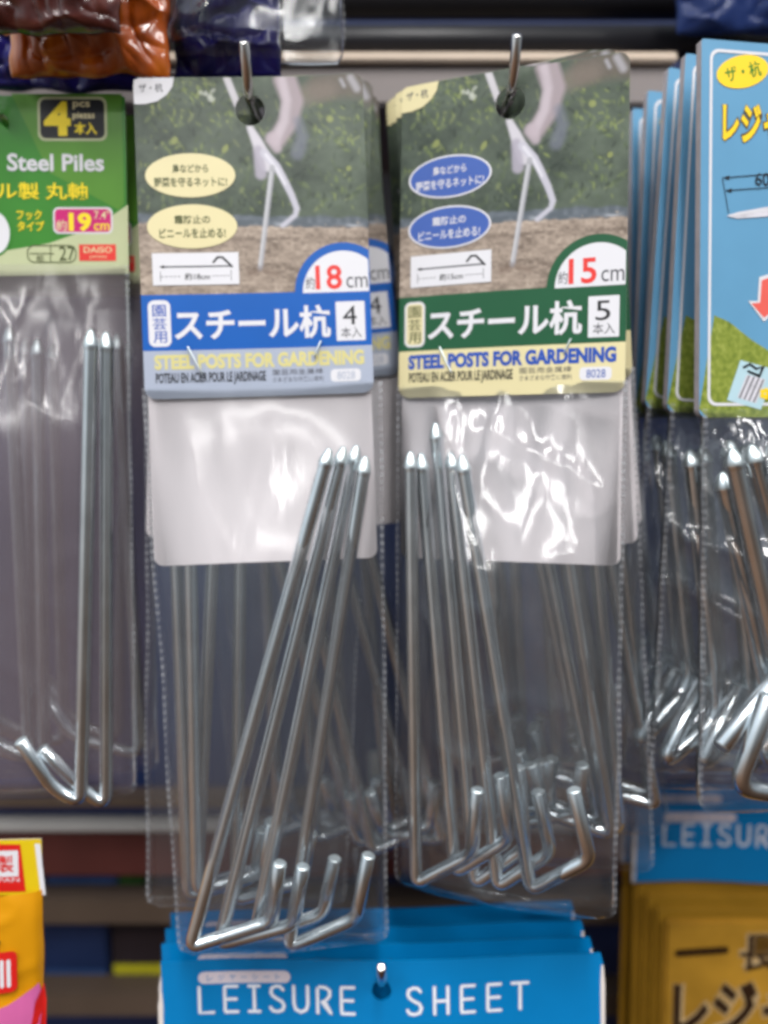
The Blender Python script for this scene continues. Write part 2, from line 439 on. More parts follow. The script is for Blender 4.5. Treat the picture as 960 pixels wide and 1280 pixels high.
def box_mesh(name, x0, x1, y0, y1, z0, z1, bev=0.0008, segs=2):
    bm = bmesh.new(); bmesh.ops.create_cube(bm, size=1)
    for v in bm.verts:
        v.co = Vector(((x0 + x1) / 2 + v.co.x * (x1 - x0), (y0 + y1) / 2 + v.co.y * (y1 - y0), (z0 + z1) / 2 + v.co.z * (z1 - z0)))
    if bev: bmesh.ops.bevel(bm, geom=bm.edges[:], offset=bev, segments=segs, affect='EDGES')
    me = bpy.data.meshes.new(name); bm.to_mesh(me); bm.free(); return me

def peg_mesh(pts, r=2.4, fillet=3.8):
    """ground peg: pointed top, straight shank, hooked foot; pts = tip, heel, toe, hook end (x, y, z) in mm"""
    tip, nxt = Vector(pts[0]), Vector(pts[1]); d = (nxt - tip).normalized()
    body = [tip + d * 7.6] + [Vector(p) for p in pts[1:]]
    sm = round_path(body, fillet)
    # extra rings along the shank and the point
    path = [tip, tip + d * 0.9, tip + d * 3.6, tip + d * 5.6, tip + d * 6.8] + sm
    tp = [0.30, 0.55, 0.96, 1.12, 1.04] + [1.0] * len(sm)
    return tube_mesh("steel_peg", path, r, 16, tp, 0.22, 4)

def film_pouch(name, x0, x1, z0, z1, bulge, seed, back=1.6, wr=1.0, top=0.0, foot=0.9, nx=44, nz=110, lean=(0, 0), taper=0.0, seam=1.5, edge_wave=0.8, fold=1.0):
    """flat clear bag: front sheet pushed out by what is inside, back sheet, welded edges"""
    random.seed(seed)
    us = [0.0, seam / (x1 - x0)] + [seam / (x1 - x0) + (1 - 2 * seam / (x1 - x0)) * i / (nx - 2) for i in range(1, nx - 2)] + [1 - seam / (x1 - x0), 1.0]
    V, F, MI = [], [], []
    folds = [(random.uniform(.1, .9), random.uniform(-.6, .6), random.uniform(.02, .05), random.uniform(.5, 1.0), random.uniform(.05, .35)) for _ in range(9)]
    for side in (0, 1):
        for j in range(nz + 1):
            t = j / nz; z = z0 + (z1 - z0) * t
            for u in us:
                ex = edge_wave * noise.noise(Vector((seed * 3.1 + (5 if u > .5 else 0), t * 5, 0))) * (1 if (u < .1 or u > .9) else 0.6)
                x = x0 + (x1 - x0) * u + ex + lean[0] * t + taper * (1 - 2 * u) * t
                d_ = (1 - t) * abs(z1 - z0)
                if d_ < 5: x += (5 - math.sqrt(max(0, 25 - (5 - d_) ** 2))) * (1 - 2 * u)
                su = max(0.0, math.sin(math.pi * min(1, max(0, (u - us[1]) / (us[-2] - us[1])))))
                su = su ** 0.55
                tt = min(1, t / 0.38); tv = tt * tt * (3 - 2 * tt)
                te = max(0.0, min(1, (1 - t) / 0.05)); te = te ** 0.6
                if side == 0:
                    y = -0.9 - top * (1 - tv) * su - bulge * su * tv * te * (foot + (1 - foot) * t)
                    w = noise.noise(Vector((x * .045 + seed, z * .012, seed))) * 1.8 + noise.noise(Vector((x * .11, z * .035 + seed, 2.0))) * .7
                    for (fu, fs, fw, fa, fl) in folds:
                        c = fu + fs * t; dd = (u - c) / fw
                        w -= fold * 1.9 * fa * math.exp(-dd * dd) * math.exp(-((t - fl * .5) / fl) ** 2)
                    r_ = 1 - abs(noise.noise(Vector((x * .03 + z * .018, z * .02 - x * .01, seed + 9.)))) * 2
                    w -= max(0, r_) ** 4 * 1.3 * fold
                    y += w * wr * su * te * min(1, t * 14)
                    y = min(y, -0.5)
                else:
                    y = back + .5 * su * noise.noise(Vector((x * .05, z * .02, seed + 4)))
                    y = max(y, 0.7)
                    if u in (us[0], us[-1]): y = -0.3
                if side == 0 and u in (us[0], us[-1]): y = -0.3
                # welded foot
                if j == nz: y = -0.3 if side == 0 else -0.25
                V.append((x * MM, y * MM, (z + 0.6 * edge_wave * noise.noise(Vector((u * 4, seed, t * .5)))) * MM))
    m = len(us); off = (nz + 1) * m
    for side in (0, 1):
        for j in range(nz):
            for i in range(m - 1):
                a = side * off + j * m + i
                q = (a, a + m, a + m + 1, a + 1)
                F.append(q if side == 0 else q[::-1]); MI.append(1 if (i == 0 or i == m - 2 or j >= nz - 1) else 0)
    me = bpy.data.meshes.new(name); me.from_pydata(V, [], F)
    for p, i in zip(me.polygons, MI): p.material_index = i; p.use_smooth = True
    return me

#============================================================== THE GONDOLA BEHIND
mat('navy_panel', srgb(36, 50, 92), 0.5, var=0.2, scale=8)
mat('black_steel', srgb(24, 24, 28), 0.35, var=0.2, scale=14)
mat('taupe_steel', srgb(132, 124, 122), 0.5, var=0.05, scale=14)
mat('cream_edge', srgb(196, 178, 160), 0.4, var=0.03)
mat('brown_steel', srgb(98, 82, 70), 0.45, var=0.12, scale=20)
mat('maroon_face', srgb(88, 44, 40), 0.5, var=0.35, scale=9)
mat('pale_steel', srgb(176, 172, 168), 0.4, var=0.08, scale=20)
mat('blue_plastic', srgb(30, 46, 92), 0.3, var=0.3, scale=12)

YB = 0.215
p0, p1 = at(-420, -420, YB), at(1380, 1700, YB)
wall = struct(link('back_wall', box_mesh('back_wall', p0.x, p1.x, YB, YB + .012, p1.z, p0.z, 0.001), None, ['navy_panel']))

def rail(name, y, x0, x1, ya, yb, face, lip=None, depth=0.02, label='', cat='rail', group=None):
    """horizontal display bar: face from photo row ya to yb at depth y"""
    a, b = at(x0, ya, y), at(x1, yb, y)
    t = thing(name, label, cat, None, group); t.location = ((a.x + b.x) / 2, y, b.z)
    o = t.location
    h = link('bar', box_mesh('bar', a.x - o.x, b.x - o.x, 0, depth, 0, a.z - b.z, 0.0012), t, [face])
    if lip:
        l = at(x0, lip[0], y); k = at(x0, lip[1], y)
        link('lip', box_mesh('lip', a.x - o.x, b.x - o.x, -0.004, depth, a.z - b.z + .0003, l.z - b.z, 0.0008), t, ['cream_edge' if lip[2] is None else lip[2]])
    return t
def round_rail(name, y, ya, yb, m, label, cat):
    a, b = at(-300, ya, y), at(1260, yb, y); r = (a.z - b.z) / 2
    t = thing(name, label, cat); t.location = (0, y + r, (a.z + b.z) / 2)
    link('bar', tube_mesh('bar', [(a.x / MM, 0, 0), (b.x / MM, 0, 0)], r / MM, 24), t, [m])
    for sx in (-0.19, 0.19):
        link('bracket', box_mesh('bracket', sx - .004, sx + .004, r * .6, YB - y - r, -r * .7, r * .7, 0.0008), t, [m])
    return t
rail('shelf_edge', 0.095, -300, 842, 82, 131, 'taupe_steel', (69, 82, None), 0.10, 'taupe shelf edge with a cream top lip above the hanging packs', 'shelf edge')
round_rail('shelf_bar', 0.13, 22, 66, 'black_steel', 'black round bar just above the cream lipped shelf edge', 'bar')
round_rail('shelf_bar', 0.15, -42, 12, 'black_steel', 'black round bar cut by the top border of the photo', 'bar')
rail('display_rail', 0.165, -300, 900, 1037, 1096, 'maroon_face', (1029, 1037, 'pale_steel'), 0.012, 'dark red brown rail with a pale top edge below the green header pack', 'rail')
rail('display_rail', 0.165, -300, 1300, 1126, 1157, 'brown_steel', None, 0.02, 'plain brown rail beside the yellow and orange bag', 'rail')
rail('display_rail', 0.165, -300, 1300, 1243, 1272, 'brown_steel', None, 0.02, 'lowest brown rail near the bottom border of the photo', 'rail')
rail('display_rail', 0.165, -300, 1300, 1000, 1011, 'brown_steel', None, 0.02, 'thin brown rail right under the green header pack bags', 'rail')

def simple_pack(name, y, x0, x1, ya, yb, m, label, cat, band=None):
    a, b = at(x0, ya, y), at(x1, yb, y)
    t = thing(name, label, cat); t.location = (a.x, y, b.z)
    w, h = b.x - a.x, a.z - b.z
    link('carton', box_mesh('carton', 0, w, 0, .02, 0, h, .0015), t, [m])
    if band:
        c0, c1, bm_, txt, tm = band
        pr = Print(0.15); pr.slab(rrect(.002 / MM * 0 + 1, c0 * h / MM, w / MM - 1, c1 * h / MM, .5), bm_, bm_, .5)
        if txt: pr.text(txt, (w / MM * .25, (c0 + .2 * (c1 - c0)) * h / MM, w / MM * .8, (c1 - .2 * (c1 - c0)) * h / MM), tm, 1, .02)
        o = link('label', pr.mesh('label'), t); o.location = (0, -.0008, 0)
    return t
mat('navy_carton', srgb(36, 52, 92), 0.5, var=0.3, scale=20)
mat('blue_carton', srgb(58, 88, 138), 0.5, var=0.2, scale=30)
mat('dark_carton', srgb(48, 38, 42), 0.5, var=0.3, scale=30)
mat('green_carton', srgb(44, 92, 36), 0.5, var=0.3)
mat('yellow_band', srgb(196, 186, 40), 0.5)
mat('maroon_carton', srgb(100, 40, 40), 0.5, var=0.3, scale=20)
simple_pack('flat_carton', 0.185, 57, 146, 1097, 1127, 'blue_carton', 'flat light blue carton behind the rails beside the orange bag', 'carton')
simple_pack('flat_carton', 0.185, 147, 182, 1097, 1127, 'green_carton', 'small green carton tucked behind the rails', 'carton')
simple_pack('flat_carton', 0.19, 52, 137, 1157, 1243, 'navy_carton', 'dark navy carton behind the rails right of the orange bag', 'carton', (.05, .36, 'blue_carton', None, None))
simple_pack('flat_carton', 0.187, 139, 235, 1160, 1241, 'dark_carton', 'dark carton with a yellow band between two brown rails', 'carton', (.18, .45, 'yellow_band', None, None))
a_, b_ = at(452, 200, .2), at(512, 306, .2)
mat('pale_grey_carton', srgb(168, 172, 176), 0.4, var=0.1, scale=20)
simple_pack('flat_carton', 0.195, 440, 512, 203, 310, 'pale_grey_carton', 'pale grey carton in the gap between the blue and green peg packs', 'carton')
simple_pack('flat_carton', 0.20, 440, 512, 314, 352, 'blue_carton', 'flat blue carton low in the gap between the blue and green peg packs', 'carton')

#============================================================== HOOKS
def peg_hook(h, rise, fwd, label, back=YB, r=1.75, lead=2.5):
    """wire display hook running out of the wall, its end turned up; h = where it passes the front card"""
    t = thing('display_hook', label, 'hook', None, 'wire display hooks'); t.location = h
    L = (back - h[1]) / MM
    path = round_path([(0, L, 0), (0, -lead, 0), (0, -lead - fwd, rise)], 5, 8)
    link('wire', tube_mesh('wire', path, r, 16), t, ['chrome_wire'])
    link('plate', box_mesh('plate', -.008, .008, (L - 2) * MM, L * MM, -.012, .012, .0006), t, ['pale_steel'])
    return t

PA = Pose(-0.06520, -0.03301, 0.04963, -0.08748, 0.00973, 0.12673)
PB = Pose(-0.04510, -0.00856, -0.34597, 0.00625, 0.02201, 0.12807)
HOLE = (40.2, -11.6)
hA, hB = PA.W(*HOLE), PB.W(*HOLE)
wire_r = 1.75
hkA = hA + Vector((0, 0, 0.0034)); hkB = hB + Vector((0, 0, 0.0034))
peg_hook(hkA, 14.0, 10, 'chrome wire hook holding the blue banded 18 cm peg packs')
peg_hook(hkB, 14.5, 10, 'chrome wire hook holding the green banded 15 cm peg packs')

#============================================================== 18 cm AND 15 cm PEG PACKS (same card design)
def picture_material():
    m = bpy.data.materials.new('picture_ink'); m.use_nodes = True
    n = m.node_tree; b = n.nodes['Principled BSDF']; b.inputs['Roughness'].default_value = 0.36
    b.inputs['Coat Weight'].default_value = 0.08; b.inputs['Coat Roughness'].default_value = 0.18; b.inputs['Specular IOR Level'].default_value = 0.2
    a = n.nodes.new('ShaderNodeAttribute'); a.attribute_name = 'ink'
    n.links.new(a.outputs['Color'], b.inputs['Base Color']); M['picture_ink'] = m
picture_material()
def garden_picture():
    """the photograph printed on the card: dim foliage, a strip of path, soil, a pale hose, a hand and a peg being pushed in"""
    nx, nz = 201, 193
    gx = np.linspace(0, 80, nx); gz = np.linspace(-0.2, -76, nz); X, Z = np.meshgrid(gx, gz)
    rng = np.random.default_rng(5)
    def fnoise(cell_x, cell_z, seed):
        r = np.random.default_rng(seed); h, w = int(80 / cell_z) + 3, int(84 / cell_x) + 3; g = r.random((h, w))
        fx, fz = X / cell_x, -Z / cell_z; i, j = fz.astype(int), fx.astype(int); u, v = fx - j, fz - i
        u, v = u * u * (3 - 2 * u), v * v * (3 - 2 * v)
        return (g[i, j] * (1 - u) + g[i, j + 1] * u) * (1 - v) + (g[i + 1, j] * (1 - u) + g[i + 1, j + 1] * u) * v
    def c(*k): return np.array(srgb(*k))
    n1, n2, n3 = fnoise(14, 11, 1), fnoise(5, 4, 2), fnoise(1.7, 1.5, 3)
    f = (.5 * n1 + .32 * n2 + .18 * n3)[..., None]
    img = c(44, 54, 48) * (1 - f) + c(104, 116, 100) * f
    def mix(mask, col): 
        nonlocal img
        img = img * (1 - mask[..., None]) + np.array(col) * mask[..., None]
    def leaf_(x, z, l, w, rot, col, op, soft=.45):
        a, b = (X - x) * math.cos(rot) + (Z - z) * math.sin(rot), -(X - x) * math.sin(rot) + (Z - z) * math.cos(rot)
        d = np.sqrt((a / l) ** 2 + (b / w) ** 2) * (1 + .25 * np.abs(a / l))
        mix(np.clip((1 - d) / soft, 0, 1) * op, col)
    for k in range(520):
        x, z = rng.uniform(0, 80), rng.uniform(-47, 0); d = rng.random()
        col = c(40, 50, 42) if d < .38 else c(84, 98, 70) if d < .72 else c(112, 126, 84) if d < .93 else c(140, 150, 100)
        leaf_(x, z, rng.uniform(.8, 3.2), rng.uniform(.4, 1.1), rng.uniform(.2, 2.6), col, rng.uniform(.25, .6))
    for cx, cz, n, sd in ((22, -5, 34, 5), (12, -9, 22, 5), (66, -16, 26, 5), (72, -22, 24, 4.5), (14, -22, 16, 5), (30, -14, 14, 4), (9, -31, 14, 4), (72, -38, 16, 5), (47, -44, 14, 6), (22, -27, 10, 3)):
        for k in range(n):
            col = c(158, 172, 92) if rng.random() < .5 else c(124, 142, 74)
            leaf_(cx + rng.normal(0, sd), cz + rng.normal(0, sd * .75), rng.uniform(.8, 2.4), rng.uniform(.35, .85), rng.uniform(1.2, 2.8), col, rng.uniform(.18, .55), .8)
    for k in range(9): leaf_(26 + rng.normal(0, 1.5), -6 + rng.normal(0, 1.4), rng.uniform(1, 1.9), rng.uniform(.7, 1.1), rng.uniform(0, 3), c(196, 200, 188), .6)
    for cx, cz, l, w in ((13.5, -22, 2.2, 1.5), (31, -25, 2.6, 1.2), (68, -15.5, 1.8, 1.6), (74, -33, 1.5, 1.2)): leaf_(cx, cz, l, w, 1.0, c(158, 166, 96), .7)
    # path strip, then soil
    e = -46.2 - X * .045 + (n2 - .5) * 1.6
    mix(np.clip((e - Z) / 1.0, 0, 1), c(92, 100, 108)); mix(np.clip((e - Z) / .8, 0, 1) * np.clip((n3 - .35) * 1.6, 0, 1) * .5, c(128, 136, 146))
    e2 = -50.0 - X * .045 + (n3 - .5) * .9
    mix(np.exp(-((Z - e2 - .3) / .5) ** 2) * np.clip(n2 * 2 - .7, 0, 1) * .9, c(190, 194, 202))
    s1, s2, s3 = fnoise(9, 2.2, 11), fnoise(2.6, .9, 12), fnoise(.9, .8, 13)
    g = (.34 * s1 + .36 * s2 + .30 * s3)[..., None]
    soil = c(88, 74, 64) * (1 - g) + c(206, 188, 172) * g; m = np.clip((e2 - Z) / .7, 0, 1)[..., None]
    img = img * (1 - m) + soil * m
    for k in range(160):
        x, z = rng.uniform(0, 80), rng.uniform(-76, -52); leaf_(x, z, rng.uniform(.4, 1.8), rng.uniform(.2, .5), rng.uniform(-.3, .3), c(104, 88, 76) if rng.random() < .6 else c(204, 188, 172), .45)
    def stroke(pts, w0, w1, col, op=1.0, soft=.5):
        P = [np.array(PA.L(*q)) for q in pts]; best = np.full(X.shape, 9.0); L = len(P) - 1
        for k in range(L):
            a, b = P[k], P[k + 1]; d = b - a; t = np.clip(((X - a[0]) * d[0] + (Z - a[1]) * d[1]) / (d @ d), 0, 1)
            w = w0 + (w1 - w0) * (k + t) / L
            best = np.minimum(best, np.hypot(X - a[0] - t * d[0], Z - a[1] - t * d[1]) - w)
        mix(np.clip(.5 - best / soft, 0, 1) * op, col)
    # arm, sleeve and glove, soft and out of focus
    stroke(((400, 108), (432, 104), (450, 104)), 4.5, 5.5, c(104, 94, 86), .85, 3.5)
    stroke(((384, 118), (410, 112)), 3.5, 3, c(128, 116, 106), .6, 3.5)
    stroke(((438, 98), (446, 112)), 1.2, 1.2, c(190, 188, 196), .6, 1.5); stroke(((426, 100), (430, 108)), .6, .6, c(200, 200, 210), .5, 1.0)
    stroke(((356, 98), (366, 125), (360, 152), (347, 172)), 4.0, 3.0, c(168, 154, 160), .92, 1.8)
    stroke(((352, 98), (358, 124), (355, 150), (344, 174)), 1.5, 1.6, c(198, 186, 194), .8, 1.6)
    stroke(((372, 150), (378, 170), (372, 190)), 1.6, 2.4, c(120, 124, 140), .6, 2.0)
    stroke(((340, 172), (346, 184)), 2.4, 1.6, c(186, 172, 180), .85, 1.4)
    # hose and net holder
    stroke(((282, 94), (299, 136)), 1.2, 1.2, c(206, 202, 208), .95, .7)
    stroke(((312, 158), (321, 176), (334, 204)), 1.1, 2.6, c(210, 206, 214), .96, .9)
    stroke(((322, 186), (326, 216)), 1.6, 2.0, c(172, 166, 180), .9, 1.2)
    stroke(((330, 190), (345, 206), (354, 222), (364, 242), (371, 260), (369, 268), (353, 281)), 1.5, .75, c(196, 194, 206), .97, .7)
    stroke(((332, 192), (346, 210), (356, 229)), .6, .4, c(226, 224, 232), .8, .5)
    stroke(((340, 208), (325, 335)), .95, .8, c(172, 172, 178), .97, .6); stroke(((338.6, 214), (324, 330)), .3, .3, c(212, 212, 216), .8, .4)
    stroke(((312, 341), (326, 336), (346, 342)), 1.0, .6, c(112, 92, 80), .6, 1.8)
    img += (rng.random(img.shape[:2]) - .5)[..., None] * .012
    img = np.clip(img * .88, .01, .9)
    def keep(x, z):
        if (x - HOLE[0]) ** 2 / 28.1 + (z - HOLE[1]) ** 2 / 30.3 < 1: return False
        for cx in (4, 76):
            if (x < 4 or x > 76) and z > -4 and (x - cx) ** 2 + (z + 4) ** 2 > 15.6 and (x < 4) == (cx == 4): return False
        return .15 < x < 79.85
    return gx, gz, img, keep

def peg_card(kind):
    A = kind == 18
    band = 'blue_ink' if A else 'green_ink'
    foot = 'grey_ink' if A else 'cream_ink'
    p = Print(0.045)
    hole = ellipse(HOLE[0], HOLE[1], 5.2, 5.4)
    hole_in = [h for h in hole][::-1]
    outline = rrect(0, 0, 80, -112, (4, 4, 4, 4))
    p.slab([outline, hole_in], 'foliage_ink', 'card_core', 0.45, 'insert_white')
    # printed garden picture
    rnd = random.Random(3)
    # corner flash
    p.poly([(0.3, -0.8), (2, -0.1), (14.2, -0.1), (13.6, -3.2), (11.6, -6.0), (8.2, -8.3), (4, -9.2), (0.1, -9.2), (0.05, -3.6)], 'white_ink' if A else 'cream_ink', 7)
    p.text('ザ・杭', (1.9, -2.0, 10.2, -5.2), 'soft_black_ink', 8, .012)
    # two ovals
    for (cz, t1, t2, w2) in ((-34.2, '鳥などから', '野菜を守るネットに!', 12.6), (-52.0, '霜防止の', 'ビニールを止める!', 11.4)):
        cx = 18.6
        if A:
            p.poly(ellipse(cx, cz, 15.6, 7.7), 'cream_ink', 7)
        else:
            p.poly(ellipse(cx, cz, 15.4, 7.5), 'white_ink', 7); p.poly(ellipse(cx, cz, 14.7, 6.9), 'ellipse_blue', 7.6)
        tm = 'olive_ink' if A else 'white_ink'
        p.text(t1, (cx - 6.2, cz + 3.9, cx + 6.2, cz + 0.9), tm, 9, .016)
        p.text(t2, (cx - w2, cz - 0.6, cx + w2, cz - 4.0), tm, 9, .016)
    # size diagram
    p.poly(rrect(4.3, -61.2, 34.2, -72.4, 0), 'white_ink', 7)
    p.poly(ribbon([(7.4, -66.0), (31.6, -66.0)], .55), 'soft_black_ink', 8)
    p.poly(ribbon([(31.8, -66.2), (28.6, -62.9), (26.9, -62.9), (25.4, -64.6)], .75), 'black_ink', 8.4)
    p.poly([(6.6, -66.0), (8.4, -65.4), (8.4, -66.6)], 'black_ink', 8.4)
    for x in (7.0, 31.4): p.poly(ribbon([(x, -67.6), (x, -71.0)], .22), 'soft_black_ink', 8)
    for x0, x1 in ((7.2, 14.4), (24.8, 31.2)):
        for k in range(5):
            xx = x0 + (x1 - x0) * k / 5; p.poly(ribbon([(xx, -69.4), (xx + (x1 - x0) * .11, -69.4)], .24), 'soft_black_ink', 8)
    p.text('約%dcm' % kind, (15.3, -68.2, 24, -70.7), 'black_ink', 8, .012)
    # half disc with the length
    cx, cz = 70.5, -76.2
    def clip(r, x1):
        ang = math.degrees(math.acos(min(1, (x1 - cx) / r))); return [(cx - r, cz)] + arc(cx, cz, r, r * 1.02, 180, ang, 26) + [(x1, cz)]
    p.poly(clip(17.0, 80.0), band, 7); p.poly(clip(14.2, 79.6), 'white_ink', 8)
    p.text('約', (57.4, -70.6, 60.6, -74.9), 'soft_black_ink', 9, .004)
    p.text(str(kind), (60.9, -66.6, 70.2, -75.2), 'red_ink', 9, .02)
    p.text('cm', (71.7, -71.0, 79.2, -74.9), 'soft_black_ink', 9, 0.0)
    # title band
    p.poly(rrect(0, -75.7, 80, -95.2, 0), band, 7.4)
    p.poly(rrect(2.2, -77.6, 9.9, -93.8, 2.2), 'white_ink', 8.2); 
    p.poly(rrect(2.9, -78.3, 9.2, -93.1, 1.7), 'white_ink' if A else 'cream_ink', 8.4)
    for k, ch in enumerate('園芸用'):
        p.text(ch, (3.7, -79.2 - k * 4.6, 8.4, -83.3 - k * 4.6), 'deep_blue_ink' if A else 'olive_ink', 9, .008)
    p.text('スチール杭', (11.0, -80.4, 65.6, -92.2), 'white_ink', 9, .028)
    p.poly(rrect(67.6, -79.6, 77.8, -93.4, 0.3), 'white_ink', 8.2)
    p.text(str(5 if not A else 4), (70.0, -81.2, 74.9, -87.8), 'black_ink', 9, .0)
    p.text('本入', (69.2, -88.6, 76.4, -92.4), 'soft_black_ink', 9, .004)
    # foot of the header
    p.poly(rrect(0.0, -95.2, 80, -112, (0, 0, 4, 4)), foot, 7.2)
    p.text('STEEL POSTS FOR GARDENING', (3.7, -96.6, 77, -101.9), 'pale_yellow_ink' if A else 'deep_blue_ink', 9, .05)
    p.text('POTEAU EN ACIER POUR LE JARDINAGE', (4.0, -103.0, 42.2, -107.6), 'black_ink', 9, .03)
    p.text('園芸用金属棒', (44.6, -102.7, 62.4, -104.8), 'soft_black_ink', 9, -.004)
    p.text('さまざまな作業に便利', (44.6, -105.4, 62.4, -107.2), 'soft_black_ink', 9, -.004)
    p.poly(rrect(65.0, -103.3, 75.6, -107.7, 1.4), 'white_ink', 8.2)
    p.text('8028', (67.3, -104.1, 73.6, -106.9), 'grey_ink' if A else 'ellipse_blue', 9, .004)
    bend = lambda x, z: 1.1 * math.sin(math.pi * x / 80) * (1 if A else -1) + (0.0 if z < -60 else -1.0 * ((x - 40) / 40) ** 3 * (z + 60) / 60)
    return p.mesh('header_card', bend, picture=garden_picture())

CARD = {18: peg_card(18), 15: peg_card(15)}
def insert_mesh():
    p = Print(); p.slab(rrect(0.6, -60, 79.2, -170.5, (2, 2, 3.2, 3.2)), 'insert_white', 'card_core', 0.35)
    return p.mesh('insert_card', lambda x, z: 1.6 + 0.8 * math.sin(math.pi * x / 80) * 1.0)
INSERT = insert_mesh()
def staple_mesh(a, b):
    a = Vector((a[0], -1.4, a[1])); b = Vector((b[0], -1.4, b[1]))
    return tube_mesh('staple', round_path([a + Vector((0, 2.0, 0)), a, b, b + Vector((0, 2.0, 0))], .5, 3), .32, 8)

BAG = {}
def peg_pack(kind, pose, label, pegs, bagseed, bulge=13.0):
    t = thing('peg_pack', label, 'peg pack', pose, 'peg packs on the %d cm hook' % kind)
    link('header_card', CARD[kind], t)
    link('insert_card', INSERT, t)
    zb = -308 if kind == 18 else -292.5
    if (kind, bagseed) not in BAG:
        bm_ = film_pouch('bag', -1.2 if kind == 18 else -.8, 83.2 if kind == 18 else 80.8, -108, zb, bulge, bagseed, back=3.2, wr=0.35 if kind == 18 else 0.85, fold=0.5 if kind == 18 else 1.2, taper=5.0 if kind == 18 else 0.6)
        bm_.materials.append(M['clear_film'] if kind == 18 else M['crinkled_film']); bm_.materials.append(M['welded_seam']); BAG[(kind, bagseed)] = bm_
    link('bag', BAG[(kind, bagseed)], t)
    for st in (((15.6, -94.2), (20.2, -103.6)), ((61.9, -93.6), (59.7, -98.6))):
        link('staple', staple_mesh(*st), t, ['zinc_tip'])
    for pts in pegs:
        link('steel_peg', peg_mesh(pts), t, ['zinc_steel', 'zinc_tip'])
    return t

def px_peg(pose, y, *pts):
    ys = y if isinstance(y, tuple) else (y, y, y - 1.5, y - 6.5)      # the hooked end stands forward of the shank
    return [(pose.L(px, py, q)[0], q, pose.L(px, py, q)[1]) for (px, py), q in zip(pts, ys)]
def slim(pts): return pts
pegsA = [px_peg(PA, -11.2, (412, 560), (238, 1184), (340, 1152), (350, 1078)),
         px_peg(PA, -6.7, (430, 558), (274, 1180), (367, 1156), (379, 1082)),
         px_peg(PA, -2.2, (446, 556), (318, 1172), (404, 1142), (419, 1072)),
         px_peg(PA, -11.2, (457, 570), (361, 1184), (445, 1148), (461, 1068))]
pegsA[1] = px_peg(PA, (-6.7, -7.5, -12.4, -16.5), (430, 558), (274, 1180), (367, 1156), (379, 1082))
pegsA[3] = px_peg(PA, -6.7, (457, 570), (361, 1184), (445, 1148), (461, 1068))
pegsB = [px_peg(PB, -11.2, (513, 564), (520, 1104), (590, 1068), (597, 986)),
         px_peg(PB, -6.7, (526, 566), (569, 1090), (636, 1050), (625, 968)),
         px_peg(PB, -2.2, (544, 528), (594, 1104), (656, 1060), (648, 958)),
         px_peg(PB, -6.7, (563, 564), (622, 1108), (688, 1066), (672, 988)),
         px_peg(PB, -11.2, (577, 568), (663, 1112), (737, 1074), (717, 986))]
def loose_pegs(n, seed, zt, ln, span=(8, 70), flip=False, slope=0.0):
    """the same pegs lying differently inside a pack further back"""
    r = random.Random(seed); o = []
    for k in range(n):
        x = span[0] + (span[1] - span[0]) * (k + .5) / n + r.uniform(-1.5, 1.5); y = (-2.6, -7.4)[k % 2]
        dx = slope + r.uniform(-11, 11); x1 = min(76, max(5, x + dx))
        s = -1 if (flip or x1 > 50) else 1
        tip = (x, y, zt + r.uniform(-3, 3)); heel = (x1, y, tip[2] - ln)
        toe = (x1 + s * 24, y, heel[2] + 7); end = (toe[0] + s * 3, y - 5, toe[2] + 20)
        o.append([tip, heel, toe, end])
    return o

def behind(h, dy, rx, ry, rz): return hang((h.x - h.x * dy / DIST, h.y + dy, h.z + min(.0062, dy * .36)), rx, ry, rz, HOLE)
peg_pack(18, PA, 'front pack of four long steel pegs with a blue title band reading 18 cm', pegsA, 11, 17.0)
peg_pack(18, behind(hA, .026, .0, -.105, .13), 'second 18 cm peg pack, leaning so its blue band shows past the front card', loose_pegs(4, 1, -128, 172, (10, 60), False, 20), 12, 9.5)
peg_pack(18, behind(hA, .0165, -.056, .030, .06), '18 cm peg pack whose lower bag corner shows left of the front bag', loose_pegs(4, 2, -128, 172, (4, 40), False, 0), 13, 9.5)
peg_pack(18, behind(hA, .036, .05, -.05, .10), 'rearmost 18 cm peg pack, seen only through the bags before it', loose_pegs(4, 3, -128, 172, (20, 70), False, -3), 12, 9.5)

peg_pack(15, PB, 'front pack of five shorter steel pegs with a green title band reading 15 cm', pegsB, 21, 17.5)
peg_pack(15, behind(hB, .009, .02, -.065, -.31), 'second 15 cm peg pack, white insert showing right of the front bag', loose_pegs(5, 4, -126, 148, (8, 70), False, 14), 22, 9.5)
peg_pack(15, behind(hB, .019, .06, -.10, -.30), '15 cm peg pack swung right, its bag corner over the blue leisure header', loose_pegs(5, 5, -126, 148, (30, 74), True, 10), 23, 9.5)
peg_pack(15, behind(hB, .030, .10, -.03, -.30), 'rearmost 15 cm peg pack, dim behind the swung pack with the same green band', loose_pegs(5, 6, -126, 148, (8, 60), False, 6), 22, 9.5)

